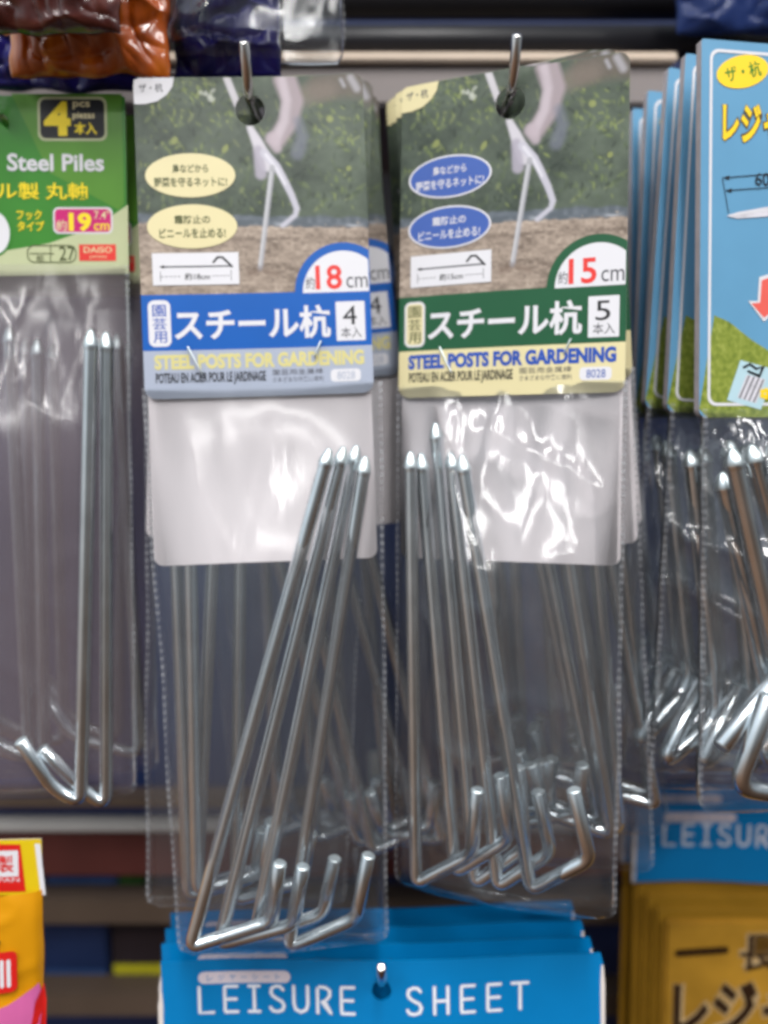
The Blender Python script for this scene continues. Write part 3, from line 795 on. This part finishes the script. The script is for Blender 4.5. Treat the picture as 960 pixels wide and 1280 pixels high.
#============================================================== GREEN HEADER PACK (left border)
mat('lime_ink', srgb(88, 140, 50), 0.25, coat=0.5, var=0.05)
mat('grass_ink', srgb(60, 128, 46), 0.25, coat=0.5, var=0.08)
mat('sage_ink', srgb(184, 190, 150), 0.35, coat=0.4, var=0.03)
mat('yellow_ink', srgb(240, 214, 40), 0.35, coat=0.3, var=0.02)
mat('magenta_ink', srgb(196, 30, 110), 0.35, coat=0.3)
PG = Pose(-0.03, 0.0, 0.05, *at(-170, 114, 0.012))
def green_card():
    p = Print(0.05); q = lambda *c: [PG.L(*k) for k in c]
    x1 = PG.L(158, 230)[0]; zb = PG.L(160, 343)[1]
    hx = x1 / 2
    p.slab([rrect(0, 0, x1, zb, 1.0), ellipse(hx, -10, 4, 4)[::-1]], 'grass_ink', 'card_core', .5, 'insert_white')
    p.poly(q((12, 115), (152, 117), (155, 255), (148, 262), (60, 214)), 'lime_ink', 1)
    p.poly(q((-170, 317), (0, 313), (60, 303), (120, 283), (160, 256), (161, 342), (-168, 346)), 'sage_ink', 2)
    c0, c1 = PG.L(45, 119), PG.L(134, 176)
    p.poly(rrect(c0[0], c0[1], c1[0], c1[1], 2.6), 'sage_ink', 3); p.poly(rrect(c0[0] + .9, c0[1] - .9, c1[0] - .9, c1[1] + .9, 2.0), 'black_ink', 4)
    B = lambda a, b, c, d: (*PG.L(a, b), *PG.L(c, d))
    p.text('4', B(53, 125, 88, 169), 'yellow_ink', 5, .04)
    p.text('pcs', B(90, 126, 112, 136), 'cream_ink', 5, .02); p.text('piezas', B(90, 139, 118, 150), 'cream_ink', 5, .02)
    p.text('本入', B(92, 152, 121, 168), 'yellow_ink', 5, .03)
    p.text('Steel Piles', B(7, 190, 130, 214), 'white_ink', 5, .026)
    p.text('スチール製 丸軸', B(-88, 225, 109, 249), 'yellow_ink', 5, .014)
    p.text('フック', B(19, 261, 51, 274), 'yellow_ink', 5, .02); p.text('タイプ', B(20, 275, 54, 288), 'yellow_ink', 5, .02)
    c0, c1 = PG.L(65, 258), PG.L(141, 292)
    p.poly(rrect(c0[0], c0[1], c1[0], c1[1], 2.0), 'white_ink', 3); p.poly(rrect(c0[0] + .6, c0[1] - .6, c1[0] - .6, c1[1] + .6, 1.6), 'magenta_ink', 4)
    p.text('約', B(69, 274, 83, 288), 'cream_ink', 5, .01); p.text('19', B(85, 265, 114, 289), 'yellow_ink', 5, .04)
    p.text('7.4"', B(117, 263, 137, 274), 'cream_ink', 5, .004); p.text('cm', B(117, 279, 137, 288), 'yellow_ink', 5, .01)
    c0, c1 = PG.L(32, 305), PG.L(95, 328)
    p.poly([rrect(c0[0], c0[1], c1[0], c1[1], 2.6), rrect(c0[0] + .35, c0[1] - .35, c1[0] - .35, c1[1] + .35, 2.3)[::-1]], 'olive_ink', 5)
    p.poly(ribbon([PG.L(62, 307), PG.L(62, 327)], .3), 'olive_ink', 5); p.poly(ribbon([PG.L(36, 316), PG.L(66, 316)], .3), 'olive_ink', 5.5)
    p.text('27', B(73, 307, 93, 325), 'olive_ink', 5, .004); p.text('紙', B(44, 318, 54, 326), 'olive_ink', 5, .0)
    c0, c1 = PG.L(98, 305), PG.L(145, 326)
    p.poly(rrect(c0[0], c0[1], c1[0], c1[1], 0), 'red_ink', 4)
    p.text('DAISO', B(104, 308, 140, 316), 'cream_ink', 5, .01); p.text('JAPAN', B(111, 319, 133, 323.5), 'cream_ink', 5, .0)
    p.poly(ellipse(*PG.L(-10, 290), 6.6, 8.4), 'grass_ink', 4); p.poly(ellipse(*PG.L(-11, 290), 6.0, 7.8), 'white_ink', 5)
    return p.mesh('header_card', lambda x, z: 1.5 * math.sin(math.pi * x / x1)), x1, zb
GC, gx1, gzb = green_card()
mat('purple_ink', srgb(96, 40, 84), 0.6, var=0.3)
def green_pack(pose, label, seed, pegs):
    t = thing('peg_pack', label, 'peg pack', pose, 'peg packs with green headers')
    link('header_card', GC, t)
    me = film_pouch('bag', 1.0, gx1 + .6, gzb + 3, -253, 15, seed, back=3, wr=0.8, fold=0.9)
    me.materials.append(M['cloudy_film']); me.materials.append(M['welded_seam']); link('bag', me, t)
    for p in pegs: link('steel_peg', peg_mesh(p, 2.4, 7), t, ['zinc_steel', 'zinc_tip'])
    return t
def gpeg(y, *pts): return px_peg(PG, y, *pts)
green_pack(PG, 'front pack of steel pegs under a green header marked 4 and 19 cm', 31,
           [gpeg(-11.5, (114, 412), (101, 1004), (66, 985), (25, 925)), gpeg(-6.8, (133, 415), (133, 1008), (100, 985), (52, 935)),
            gpeg(-4.6, (-60, 420), (-70, 1000), (-105, 980), (-140, 920)), gpeg(-9.8, (-20, 415), (-30, 1000), (-65, 980), (-100, 920))])
gh = PG.W(gx1 / 2, -10)
for k, (dy, ry, rz, sd) in enumerate(((.022, -.012, .05, 32), (.044, .02, .03, 33))):
    r = random.Random(40 + k)
    pg = [[(x, -4.6 - 5.2 * (i % 2), -82 + r.uniform(-3, 3)), (x + r.uniform(-6, 6), -4.6 - 5.2 * (i % 2), -245), (x - 22, -4.6 - 5.2 * (i % 2), -236), (x - 32, -4.6 - 5.2 * (i % 2), -219)] for i, x in enumerate((80, 52, 40, 28))]
    green_pack(hang((gh.x, gh.y + dy, gh.z), -.03, ry, rz, (gx1 / 2, -10)), ('second green header peg pack, dark green edge showing right of the front header', 'rear green header peg pack, dimly seen through the bags before it')[k], sd, pg)
peg_hook(gh + Vector((0, 0, .003)), 18, 14, 'wire hook of the green header packs, beyond the left border')

#============================================================== SKY BLUE PEG PACKS (right border)
mat('sky_ink', srgb(98, 152, 188), 0.32, coat=0.3, var=0.06, scale=30)
ramp_mat('meadow_ink', [(0.3, srgb(100, 118, 36)), (0.5, srgb(128, 142, 50)), (0.7, srgb(152, 162, 74))], 500)
mat('gold_letter_ink', srgb(246, 208, 40), 0.35, coat=0.3, var=0.02)
mat('navy_outline_ink', srgb(90, 74, 40), 0.4, coat=0.3)
mat('pale_blue_ink', srgb(178, 208, 218), 0.4, coat=0.3)
mat('coral_ink', srgb(226, 98, 88), 0.4, coat=0.3)
mat('card_edge', srgb(176, 168, 170), 0.7, var=0.1, scale=200)
PS = Pose(-0.02, -0.012, 0.16, *at(877, 48, -0.004))
def sky_card():
    p = Print(0.05); q = lambda *c: [PS.L(*k) for k in c]; B = lambda a, b, c, d: (*PS.L(a, b), *PS.L(c, d))
    w = 98.0; zb = PS.L(893, 522)[1]
    p.slab([rrect(0, 0, w, zb, (1, 1, 3, 3)), ellipse(w / 2, -9, 4, 4)[::-1]], 'sky_ink', 'card_edge', 3.4, 'insert_white')
    p.poly(q((893, 394), (912, 402), (940, 424), (975, 446), (1030, 470), (1120, 495), (1190, 500)) + [(w, zb + 4), (w - 3, zb), (3, zb), (0, zb + 3)], 'meadow_ink', 1)
    p.poly([rrect(3.0, -3.0, w - 3, zb + 4, 3.2), rrect(4.0, -4.0, w - 4, zb + 5, 2.6)[::-1]], 'white_ink', 3)
    cx, cz = PS.L(929, 89); p.poly(ellipse(cx, cz, 9.8, 5.3, 14), 'gold_letter_ink', 4)
    p.text('ザ・杭', (cx - 6.6, cz + 2.6, cx + 6.8, cz - 2.6), 'grass_ink', 5, .02, rot=14)
    for off, m, ly in ((.075, 'navy_outline_ink', 4), (.03, 'gold_letter_ink', 6)):
        d = off * 5
        x0, z0, x1, z1 = B(904, 128, 1010, 184)
        p.text('レジャー', (x0 - d, z0 + d, x1 - 2 + d, z1 - d), m, ly, off)
    p.poly(ribbon([PS.L(906, 222), PS.L(1060, 208)], .3), 'black_ink', 5); p.poly(ribbon([PS.L(908, 238), PS.L(1060, 226)], .3), 'black_ink', 5)
    for a, b in ((905, 222), (908, 238)):
        x, z = PS.L(a, b); p.poly([(x - .4, z), (x + 2, z + .8), (x + 2, z - .6)], 'black_ink', 5.5)
    p.poly(ribbon([PS.L(903, 222), PS.L(911, 266)], .25), 'black_ink', 5.2)
    p.text('60mm', B(945, 215, 992, 233), 'black_ink', 5, .006)
    p.poly(q((908, 270), (922, 265), (960, 258), (1060, 250), (1060, 262), (960, 270), (922, 273)), 'peg_picture_ink', 5)
    p.poly(ribbon(q((912, 269), (960, 262), (1058, 254)), .5), 'white_ink', 6)
    p.poly(q((950, 346), (970, 340), (980, 372), (988, 372), (956, 402), (936, 376), (948, 376)), 'white_ink', 4)
    p.poly(q((953, 350), (970, 344), (978, 374), (984, 375), (956, 397), (940, 379), (951, 378)), 'coral_ink', 5)
    p.poly(q((926, 450), (972, 462), (952, 512), (909, 500)), 'pale_blue_ink', 4)
    p.poly(q((934, 468), (958, 474), (946, 504), (922, 497)), 'peg_picture_ink', 5)
    for k in range(4): p.poly(ribbon([PS.L(937 + k * 6, 470 + k * 1.6), PS.L(925 + k * 6, 497 + k * 1.6)], .5), 'soft_black_ink', 6 + k * .1)
    p.poly(ribbon(q((930, 459), (938, 455), (946, 461), (955, 458), (950, 470), (936, 464)), .8), 'black_ink', 7)
    for k in range(5):
        a = k * 1.2566; x, z = PS.L(957, 492); p.poly(ellipse(x + 1.2 * math.cos(a), z + 1.2 * math.sin(a), .9, .9, 0, 10), 'gold_letter_ink', 6.5 + k * .1)
    return p.mesh('header_card', lambda x, z: 1.0 * math.sin(math.pi * x / w)), w, zb
SC, sw, szb = sky_card()
def sky_pack(pose, label, seed, pegs, seedmesh={}):
    t = thing('peg_pack', label, 'peg pack', pose, 'peg packs with sky blue cards')
    link('header_card', SC, t)
    if seed not in seedmesh:
        me = film_pouch('bag', 1.0, sw + .6, szb + 3, -263, 15, seed, back=4.2, wr=2.0, fold=2.4)
        me.materials.append(M['crinkled_film']); me.materials.append(M['welded_seam']); seedmesh[seed] = me
    link('bag', seedmesh[seed], t)
    for p in pegs: link('steel_peg', peg_mesh(p, 3.1, 6), t, ['zinc_steel', 'zinc_tip'])
    return t
def speg(y, *pts): return px_peg(PS, y, *pts)
sky_pegs = [speg(-12.0, (916, 556), (1000, 1000), (925, 985), (962, 870)), speg(-6.4, (905, 575), (960, 870), (930, 905), (900, 975)),
            speg(-6.4, (945, 560), (1060, 900), (1010, 930), (960, 990))]
sky_pegs[0] = speg(-12.0, (914, 556), (958, 860), (958, 862), (958, 864))
def hook_only(y, pts): return speg(y, *pts)
sky_pegs = [speg(-12.2, (914, 560), (1010, 1000), (921, 984), (962, 868)),
            speg(-7.0, (938, 556), (1040, 930), (985, 830), (900, 935)),
            speg(-2.4, (902, 590), (985, 985), (950, 930), (1020, 870))]
sky_pack(PS, 'front sky blue card pack of large pegs with a yellow oval and red arrow', 41, sky_pegs)
sh = PS.W(sw / 2, -9)
sl = ('second sky blue card pack, its card edge just left of the front card', 'third sky blue card pack, green card corner left of the second one',
      'fourth sky blue card pack, only a thin slice of its blue edge showing', 'fifth sky blue card pack, mostly hidden beside the green banded peg packs', 'rearmost sky blue card pack, lowest edge against the dark back wall')
for k in range(5):
    r = random.Random(60 + k)
    pg = [[(x, -3.2 - 4.6 * (i % 3), -137 + r.uniform(-4, 4)), (x + 16 + r.uniform(-5, 5), -3.2 - 4.6 * (i % 3), -232 + r.uniform(-6, 6)), (x - 4, -3.2 - 4.6 * (i % 3), -252), (x + 10, -3.2 - 4.6 * (i % 3), -222)] for i, x in enumerate((8, 20, 34))]
    sky_pack(hang((sh.x - .0015 * k, sh.y + .017 * (k + 1), sh.z + .0005 * k), -.02 - .01 * (k % 2), (.04, .066, .03, .0, .02)[k], .16 + .03 * (k % 2), (sw / 2, -9)), sl[k], 41 + k % 3, pg if k < 3 else pg[:1])
peg_hook(sh + Vector((0, 0, .003)), 18, 14, 'wire hook of the sky blue packs, beyond the right border')

#============================================================== LEISURE SHEETS
mat('cyan_card', srgb(4, 122, 186), 0.22, coat=0.5, var=0.03)
mat('pill_ink', srgb(218, 206, 214), 0.4)
mat('letter_white', srgb(232, 232, 238), 0.4)
mat('white_core', srgb(222, 212, 206), 0.7)
mat('gold_film', srgb(178, 132, 44), 0.3, coat=0.4, var=0.2, scale=40, bump=0.5, bscale=70)
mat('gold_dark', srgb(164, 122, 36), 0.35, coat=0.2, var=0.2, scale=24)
mat('umber_ink', srgb(50, 30, 16), 0.4)
mat('tan_outline_ink', srgb(208, 178, 132), 0.4)
GLYPH = {  # thin rounded letters as strokes in a unit box
 'L': [[(0, 1), (0, 0), (.62, 0)]],
 'E': [[(.08, .93), (.08, .06)], [(.1, 1), (.66, 1)], [(.2, .5), (.6, .5)], [(.1, 0), (.66, 0)]],
 'I': [[(.12, 1), (.6, 1)], [(.36, .9), (.36, .1)], [(.12, 0), (.6, 0)]],
 'S': [[(.62, .86), (.5, .98), (.3, 1), (.1, .92), (.06, .74), (.16, .6), (.34, .5), (.56, .4), (.66, .24), (.58, .06), (.36, 0), (.14, .03), (.03, .16)]],
 'U': [[(.04, 1), (.04, .32), (.12, .1), (.36, 0), (.6, .1), (.68, .32), (.68, 1)]],
 'R': [[(.06, .0), (.06, .92)], [(.16, 1), (.44, .98), (.62, .86), (.62, .66), (.46, .5), (.3, .46), (.66, 0)]],
 'H': [[(.06, 1), (.06, 0)], [(.66, 1), (.66, 0)], [(.16, .48), (.56, .48)]],
 'T': [[(.0, 1), (.72, 1)], [(.36, .9), (.36, 0)]]}
def stroke_word(p, word, x, z, h, pitch, w, m, layer):
    for i, ch in enumerate(word):
        for k, s in enumerate(GLYPH[ch]):
            p.poly(ribbon([(x + i * pitch + a * h * .82, z + b * h) for a, b in s], w), m, layer + k * .15)
LH = at(477, 1236, 0.004)
def leisure_header(W_=166.0, H=38.0):
    p = Print(0.06); cx = W_ / 2
    o = [(1.5, 0), (W_ - 1.5, 0)] + [(W_ - .6, -4), (W_, -12), (W_, -H), (0, -H), (0, -16), (1.6, -9)]
    p.slab([o, ellipse(cx, -11.2, 3.6, 3.9)[::-1]], 'cyan_card', 'cyan_card', 1.3, 'cyan_card')
    for s in (-1, 1):   # pale folded edge
        x = 0 if s < 0 else W_
        p.poly([(x - .6, -4), (x - 1.4, -4.2), (x - 1.7, -12), (x - 1.5, -H), (x, -H), (x, -12)] if s > 0 else [(0, -16), (1.5, -9.5), (1.9, -16), (1.5, -H), (0, -H)], 'white_core', 1)
    p.poly(rrect(15.0, -4.2, 49.2, -8.8, 2.2), 'pill_ink', 2)
    for i, ch in enumerate('レジャーシート'): p.text(ch, (18.2 + i * 4.2, -5.3, 20.4 + i * 4.2, -7.7), 'cyan_card', 3, .0, keep=True)
    stroke_word(p, 'LEISURE', 15.2, -20.0, 9.9, 8.7, 1.15, 'letter_white', 2)
    stroke_word(p, 'SHEET', 92.2, -20.2, 10.0, 9.8, 1.15, 'letter_white', 2)
    return p.mesh('header_card', lambda x, z: 1.3 * math.sin(x / W_ * 9) * (.4 + .6 * (z / -H)) + .8 * math.sin(x / 21.0))
LC = leisure_header()
def folded_sheet(pose_parent, top, colr, n=4):
    """a folded plastic sheet: layers stepping forward, each fold rounded"""
    for k in range(n):
        x0, x1 = 3 + k * 3.4, 163 - k * 1.5
        z1 = top - k * 4.2; y1 = 9 - k * 4.6; y0 = y1 - 4.2
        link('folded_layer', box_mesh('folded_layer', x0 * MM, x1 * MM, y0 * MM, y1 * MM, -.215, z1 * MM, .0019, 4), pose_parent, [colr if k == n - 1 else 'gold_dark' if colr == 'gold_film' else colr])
def leisure(pose, label, group, body, letters=False):
    t = thing('leisure_sheet_pack', label, 'picnic sheet', pose, group)
    link('header_card', LC, t)
    folded_sheet(t, -39.0, body, 4)
    if letters:
        p = Print(0.06)
        B = lambda a, b, c, d: (*pose.L(a, b, -9), *pose.L(c, d, -9))
        p.poly(ribbon([pose.L(848, 1191, -9), pose.L(906, 1187, -9)], 3.6, True), 'umber_ink', 3)
        for txt, bx in (('長', (926, 1168, 976, 1214)), ('レジャー', (842, 1226, 1056, 1300)), ('シート', (850, 1312, 1000, 1360))):
            for off, m, ly in ((.075, 'tan_outline_ink', 1), (.022 if txt == '長' else .04, 'umber_ink', 3)):
                b = B(*bx); d = off * 9
                p.text(txt, (b[0] - d, b[1] + d, b[2] + d, b[3] - d), m, ly, off)
        o = link('lettering', p.mesh('lettering'), t); o.location = (0, -.0093, 0)
    return t
mat('blue_sheet', srgb(20, 110, 180), 0.3, coat=0.3, var=0.1, scale=20, bump=0.2, bscale=60)
LHOLE = (83.0, -11.2)
def lpose(dy, ry, dx=0, dz=0, rz=0.0): return hang((LH.x + dx, LH.y + dy, LH.z + dz), -.02, ry, rz, LHOLE)
ll = ('front blue LEISURE SHEET header at the bottom with a wire hook through it', 'second blue leisure header, a thin strip above the front one',
      'third blue leisure header, tilted with its letter tops peeking out', 'rearmost blue leisure header, highest edge under the green banded pack')
leisure(lpose(0, -.018), ll[0], 'leisure sheets at the bottom', 'blue_sheet')
leisure(lpose(.009, -.014, -.002, .0012), ll[1], 'leisure sheets at the bottom', 'blue_sheet')
leisure(lpose(.019, -.020, -.003, .002), ll[2], 'leisure sheets at the bottom', 'blue_sheet')
leisure(lpose(.032, -.030, -.004, .002), ll[3], 'leisure sheets at the bottom', 'blue_sheet')
peg_hook(LH + Vector((0, 0, .0028)), 14, 11, 'short chrome wire hook through the front blue leisure header')
# the same product with a gold sheet, hung further back on the right
GP = Pose(-.01, .004, 0.0, *at(792, 1006, .098))
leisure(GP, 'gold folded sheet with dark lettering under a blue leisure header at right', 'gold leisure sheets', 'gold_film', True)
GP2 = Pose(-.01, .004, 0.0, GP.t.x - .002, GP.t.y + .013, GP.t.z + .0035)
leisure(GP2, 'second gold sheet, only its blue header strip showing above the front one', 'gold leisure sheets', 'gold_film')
gpk = GP.W(*LHOLE)
peg_hook(gpk + Vector((0, 0, .0028)), 10.5, 12, 'wire hook of the gold sheets, beyond the right border')

#============================================================== YELLOW AND ORANGE BAG (bottom left)
mat('yellow_card', srgb(216, 186, 24), 0.35, coat=0.3, var=0.03)
mat('orange_film', srgb(210, 144, 16), 0.25, coat=0.4, var=0.08, scale=30, bump=0.35, bscale=70)
mat('tomato_ink', srgb(206, 34, 30), 0.35, coat=0.3)
mat('pink_ink', srgb(206, 100, 158), 0.4, coat=0.2)
PO = Pose(-.02, 0.0, 0.08, *at(-150, 1056, -.006))
def stuffed_bag(name, x0, x1, z0, z1, thick, seed, m, amp=1.0, nx=40, nz=50, open_top=False):
    """opaque film bag, pillow shaped with creases"""
    V, F = [], []; n1 = nx + 1
    for side in (0, 1):
        for j in range(nz + 1):
            for i in range(nx + 1):
                u, t = i / nx, j / nz
                e = max(0, math.sin(math.pi * u)) ** .45 * (max(0, math.sin(math.pi * min(1, .06 + t * .94))) ** .4)
                if t == 1 or u in (0, 1): e = 0
                x = x0 + (x1 - x0) * u; z = z0 + (z1 - z0) * t
                w = noise.noise(Vector((x * .05 + seed, z * .04, seed))) * 2.2 + noise.noise(Vector((x * .13, z * .09 + seed, 1))) * 1.0
                w -= (1 - abs(noise.noise(Vector((x * .035 + z * .03, z * .05 - x * .02, seed + 3.))))) ** 6 * 3
                if amp > 1: w += (1 - abs(noise.noise(Vector((x * .11 + z * .02, z * .03, seed + 8.))))) ** 5 * 1.8 + (1 - abs(noise.noise(Vector((x * .05 - z * .07, z * .09 + x * .04, seed + 5.))))) ** 7 * 1.6
                y = (-1 if side == 0 else 1) * (0.3 + thick * e) + w * amp * e * (1 if side == 0 else -1)
                x += 1.2 * amp * noise.noise(Vector((seed, t * 6, u > .5)))
                z += 1.2 * amp * noise.noise(Vector((u * 5, seed, 7)))
                V.append((x * MM, y * MM, z * MM))
    off = n1 * (nz + 1)
    for side in (0, 1):
        for j in range(nz):
            for i in range(nx):
                a = side * off + j * n1 + i; q = (a, a + n1, a + n1 + 1, a + 1); F.append(q if side == 0 else q[::-1])
    me = bpy.data.meshes.new(name); me.from_pydata(V, [], F)
    for p in me.polygons: p.use_smooth = True
    if m: me.materials.append(M[m])
    return me
def orange_bag():
    t = thing('printed_bag', 'yellow header and orange bag with red boxes at the bottom left corner', 'bag', PO)
    B = lambda a, b, c, d: (*PO.L(a, b), *PO.L(c, d)); q = lambda *c: [PO.L(*k) for k in c]
    p = Print(.06); xr, zb = PO.L(53, 1118)
    p.slab([rrect(0, 0, xr, zb, .5), ellipse(xr / 2, -5, 3, 3)[::-1]], 'yellow_card', 'white_core', .5)
    p.poly(q((43, 1055), (50, 1055), (57, 1119), (51, 1119)), 'white_ink', 1)
    p.poly(q((-40, 1056), (25, 1056), (32, 1115), (-36, 1117)), 'tomato_ink', 2)
    c0, c1 = PO.L(-22, 1065), PO.L(23, 1096)
    p.poly(rrect(c0[0], c0[1], c1[0], c1[1], .3), 'white_ink', 3)
    p.text('製', B(-3, 1070, 17, 1091), 'tomato_ink', 4, .02)
    p.text('JAPAN', B(-18, 1099, 24, 1104), 'white_ink', 4, .0)
    link('header_card', p.mesh('header_card', lambda x, z: .6 * math.sin(x / 20)), t)
    xr2 = PO.L(55, 1200)[0]
    link('film_body', stuffed_bag('film_body', -2, xr2, zb + 2, -105, 7.5, 3, 'orange_film', .6), t)
    # printed panels, shaped to the bulge and standing just off it
    d = Print(.05)
    d.poly(q((5, 1164), (9, 1163), (7, 1172), (5, 1180), (3, 1180)), 'black_ink', 1)
    c0, c1 = PO.L(-30, 1194, -8), PO.L(20, 1242, -8)
    d.poly(rrect(c0[0], c0[1], c1[0], c1[1], 2), 'tomato_ink', 1)
    for x in (1, 9): d.poly(ribbon([PO.L(x, 1204, -8), PO.L(x + 1, 1234, -8)], 1.3), 'white_ink', 2)
    d.poly([PO.L(-60, 1282, -8), PO.L(-20, 1268, -8), PO.L(10, 1258, -8), PO.L(34, 1244, -8), PO.L(44, 1238, -8), PO.L(48, 1262, -8), PO.L(44, 1300, -8), PO.L(-60, 1310, -8)], 'pink_ink', 1)
    d.poly([PO.L(34, 1300, -8), PO.L(40, 1262, -8), PO.L(49, 1240, -8), PO.L(52, 1262, -8), PO.L(51, 1300, -8)], 'tomato_ink', 2)
    xm = xr2
    def bulge(x, z):
        u = min(.999, max(.001, (x + 2) / (xm + 2))); t_ = min(.999, max(0.0, (z - zb - 2) / (-105 - zb - 2)))
        e = math.sin(math.pi * u) ** .45 * math.sin(math.pi * min(1, .06 + t_ * .94)) ** .4
        return -(0.3 + 7.5 * e) - 1.3
    link('print_panel', d.mesh('print_panel', bulge, 3, 3), t)
orange_bag()

#============================================================== BAGS OF THE ROW ABOVE (top left)
ramp_mat('amber_film', [(0.3, srgb(92, 34, 10)), (0.5, srgb(168, 78, 18)), (0.62, srgb(206, 120, 34)), (0.75, srgb(232, 176, 92))], 46, (1, 1, 0.22), rough=0.2, distortion=1.2, coat=0.6)
ramp_mat('maroon_film', [(0.3, srgb(36, 14, 14)), (0.5, srgb(70, 28, 24)), (0.68, srgb(112, 62, 52)), (0.78, srgb(160, 130, 118))], 40, (0.3, 1, 1), rough=0.2, distortion=1.6, coat=0.6)
mat('indigo_film', srgb(26, 22, 88), 0.22, coat=0.5, var=0.4, scale=20, bump=0.5, bscale=80)
def hung_bag(y, px0, px1, py0, py1, m, label, seed, thick, film=None):
    a, b = at(px0, py0, y), at(px1, py1, y)
    t = thing('film_bag', label, 'bag'); t.location = (a.x, y, a.z)
    link('contents', stuffed_bag('contents', 0, (b.x - a.x) / MM, 0, (b.z - a.z) / MM, thick, seed, m, 1.7, 80, 90), t)
    if film:
        x0, x1, z0, z1 = film
        me = film_pouch('bag', x0, x1, z0, z1, 4 + thick * .5, seed, back=thick + 2, wr=2.2, fold=2.4, nx=36, nz=50)
        for v in me.vertices:
            pass
        me.materials.append(M['crinkled_film']); me.materials.append(M['welded_seam']); o = link('bag', me, t)
        o.location = (0, -thick * MM * .7, 0)
    return t
hung_bag(.012, 8, 212, -110, 96, 'amber_film', 'orange amber film bag above the green header pack', 5, 9)
hung_bag(-.012, -60, 150, -150, 42, 'maroon_film', 'dark maroon film bag overlapping the orange one at the top left', 8, 8)
hung_bag(.022, 214, 352, -130, 98, 'indigo_film', 'indigo blue film bag with a crinkled clear edge above the blue banded packs', 12, 9, (-2, 62, 6, -57))
hung_bag(.045, -90, 175, -100, 114, 'indigo_film', 'added dark indigo bag standing in for the shade under the orange bag', 21, 8)  # added dark shape in place of the shaded gap below the amber bag
hung_bag(.10, 850, 1050, -120, 42, 'blue_plastic', 'dark blue bag at the top right corner behind the sky blue cards', 15, 10)
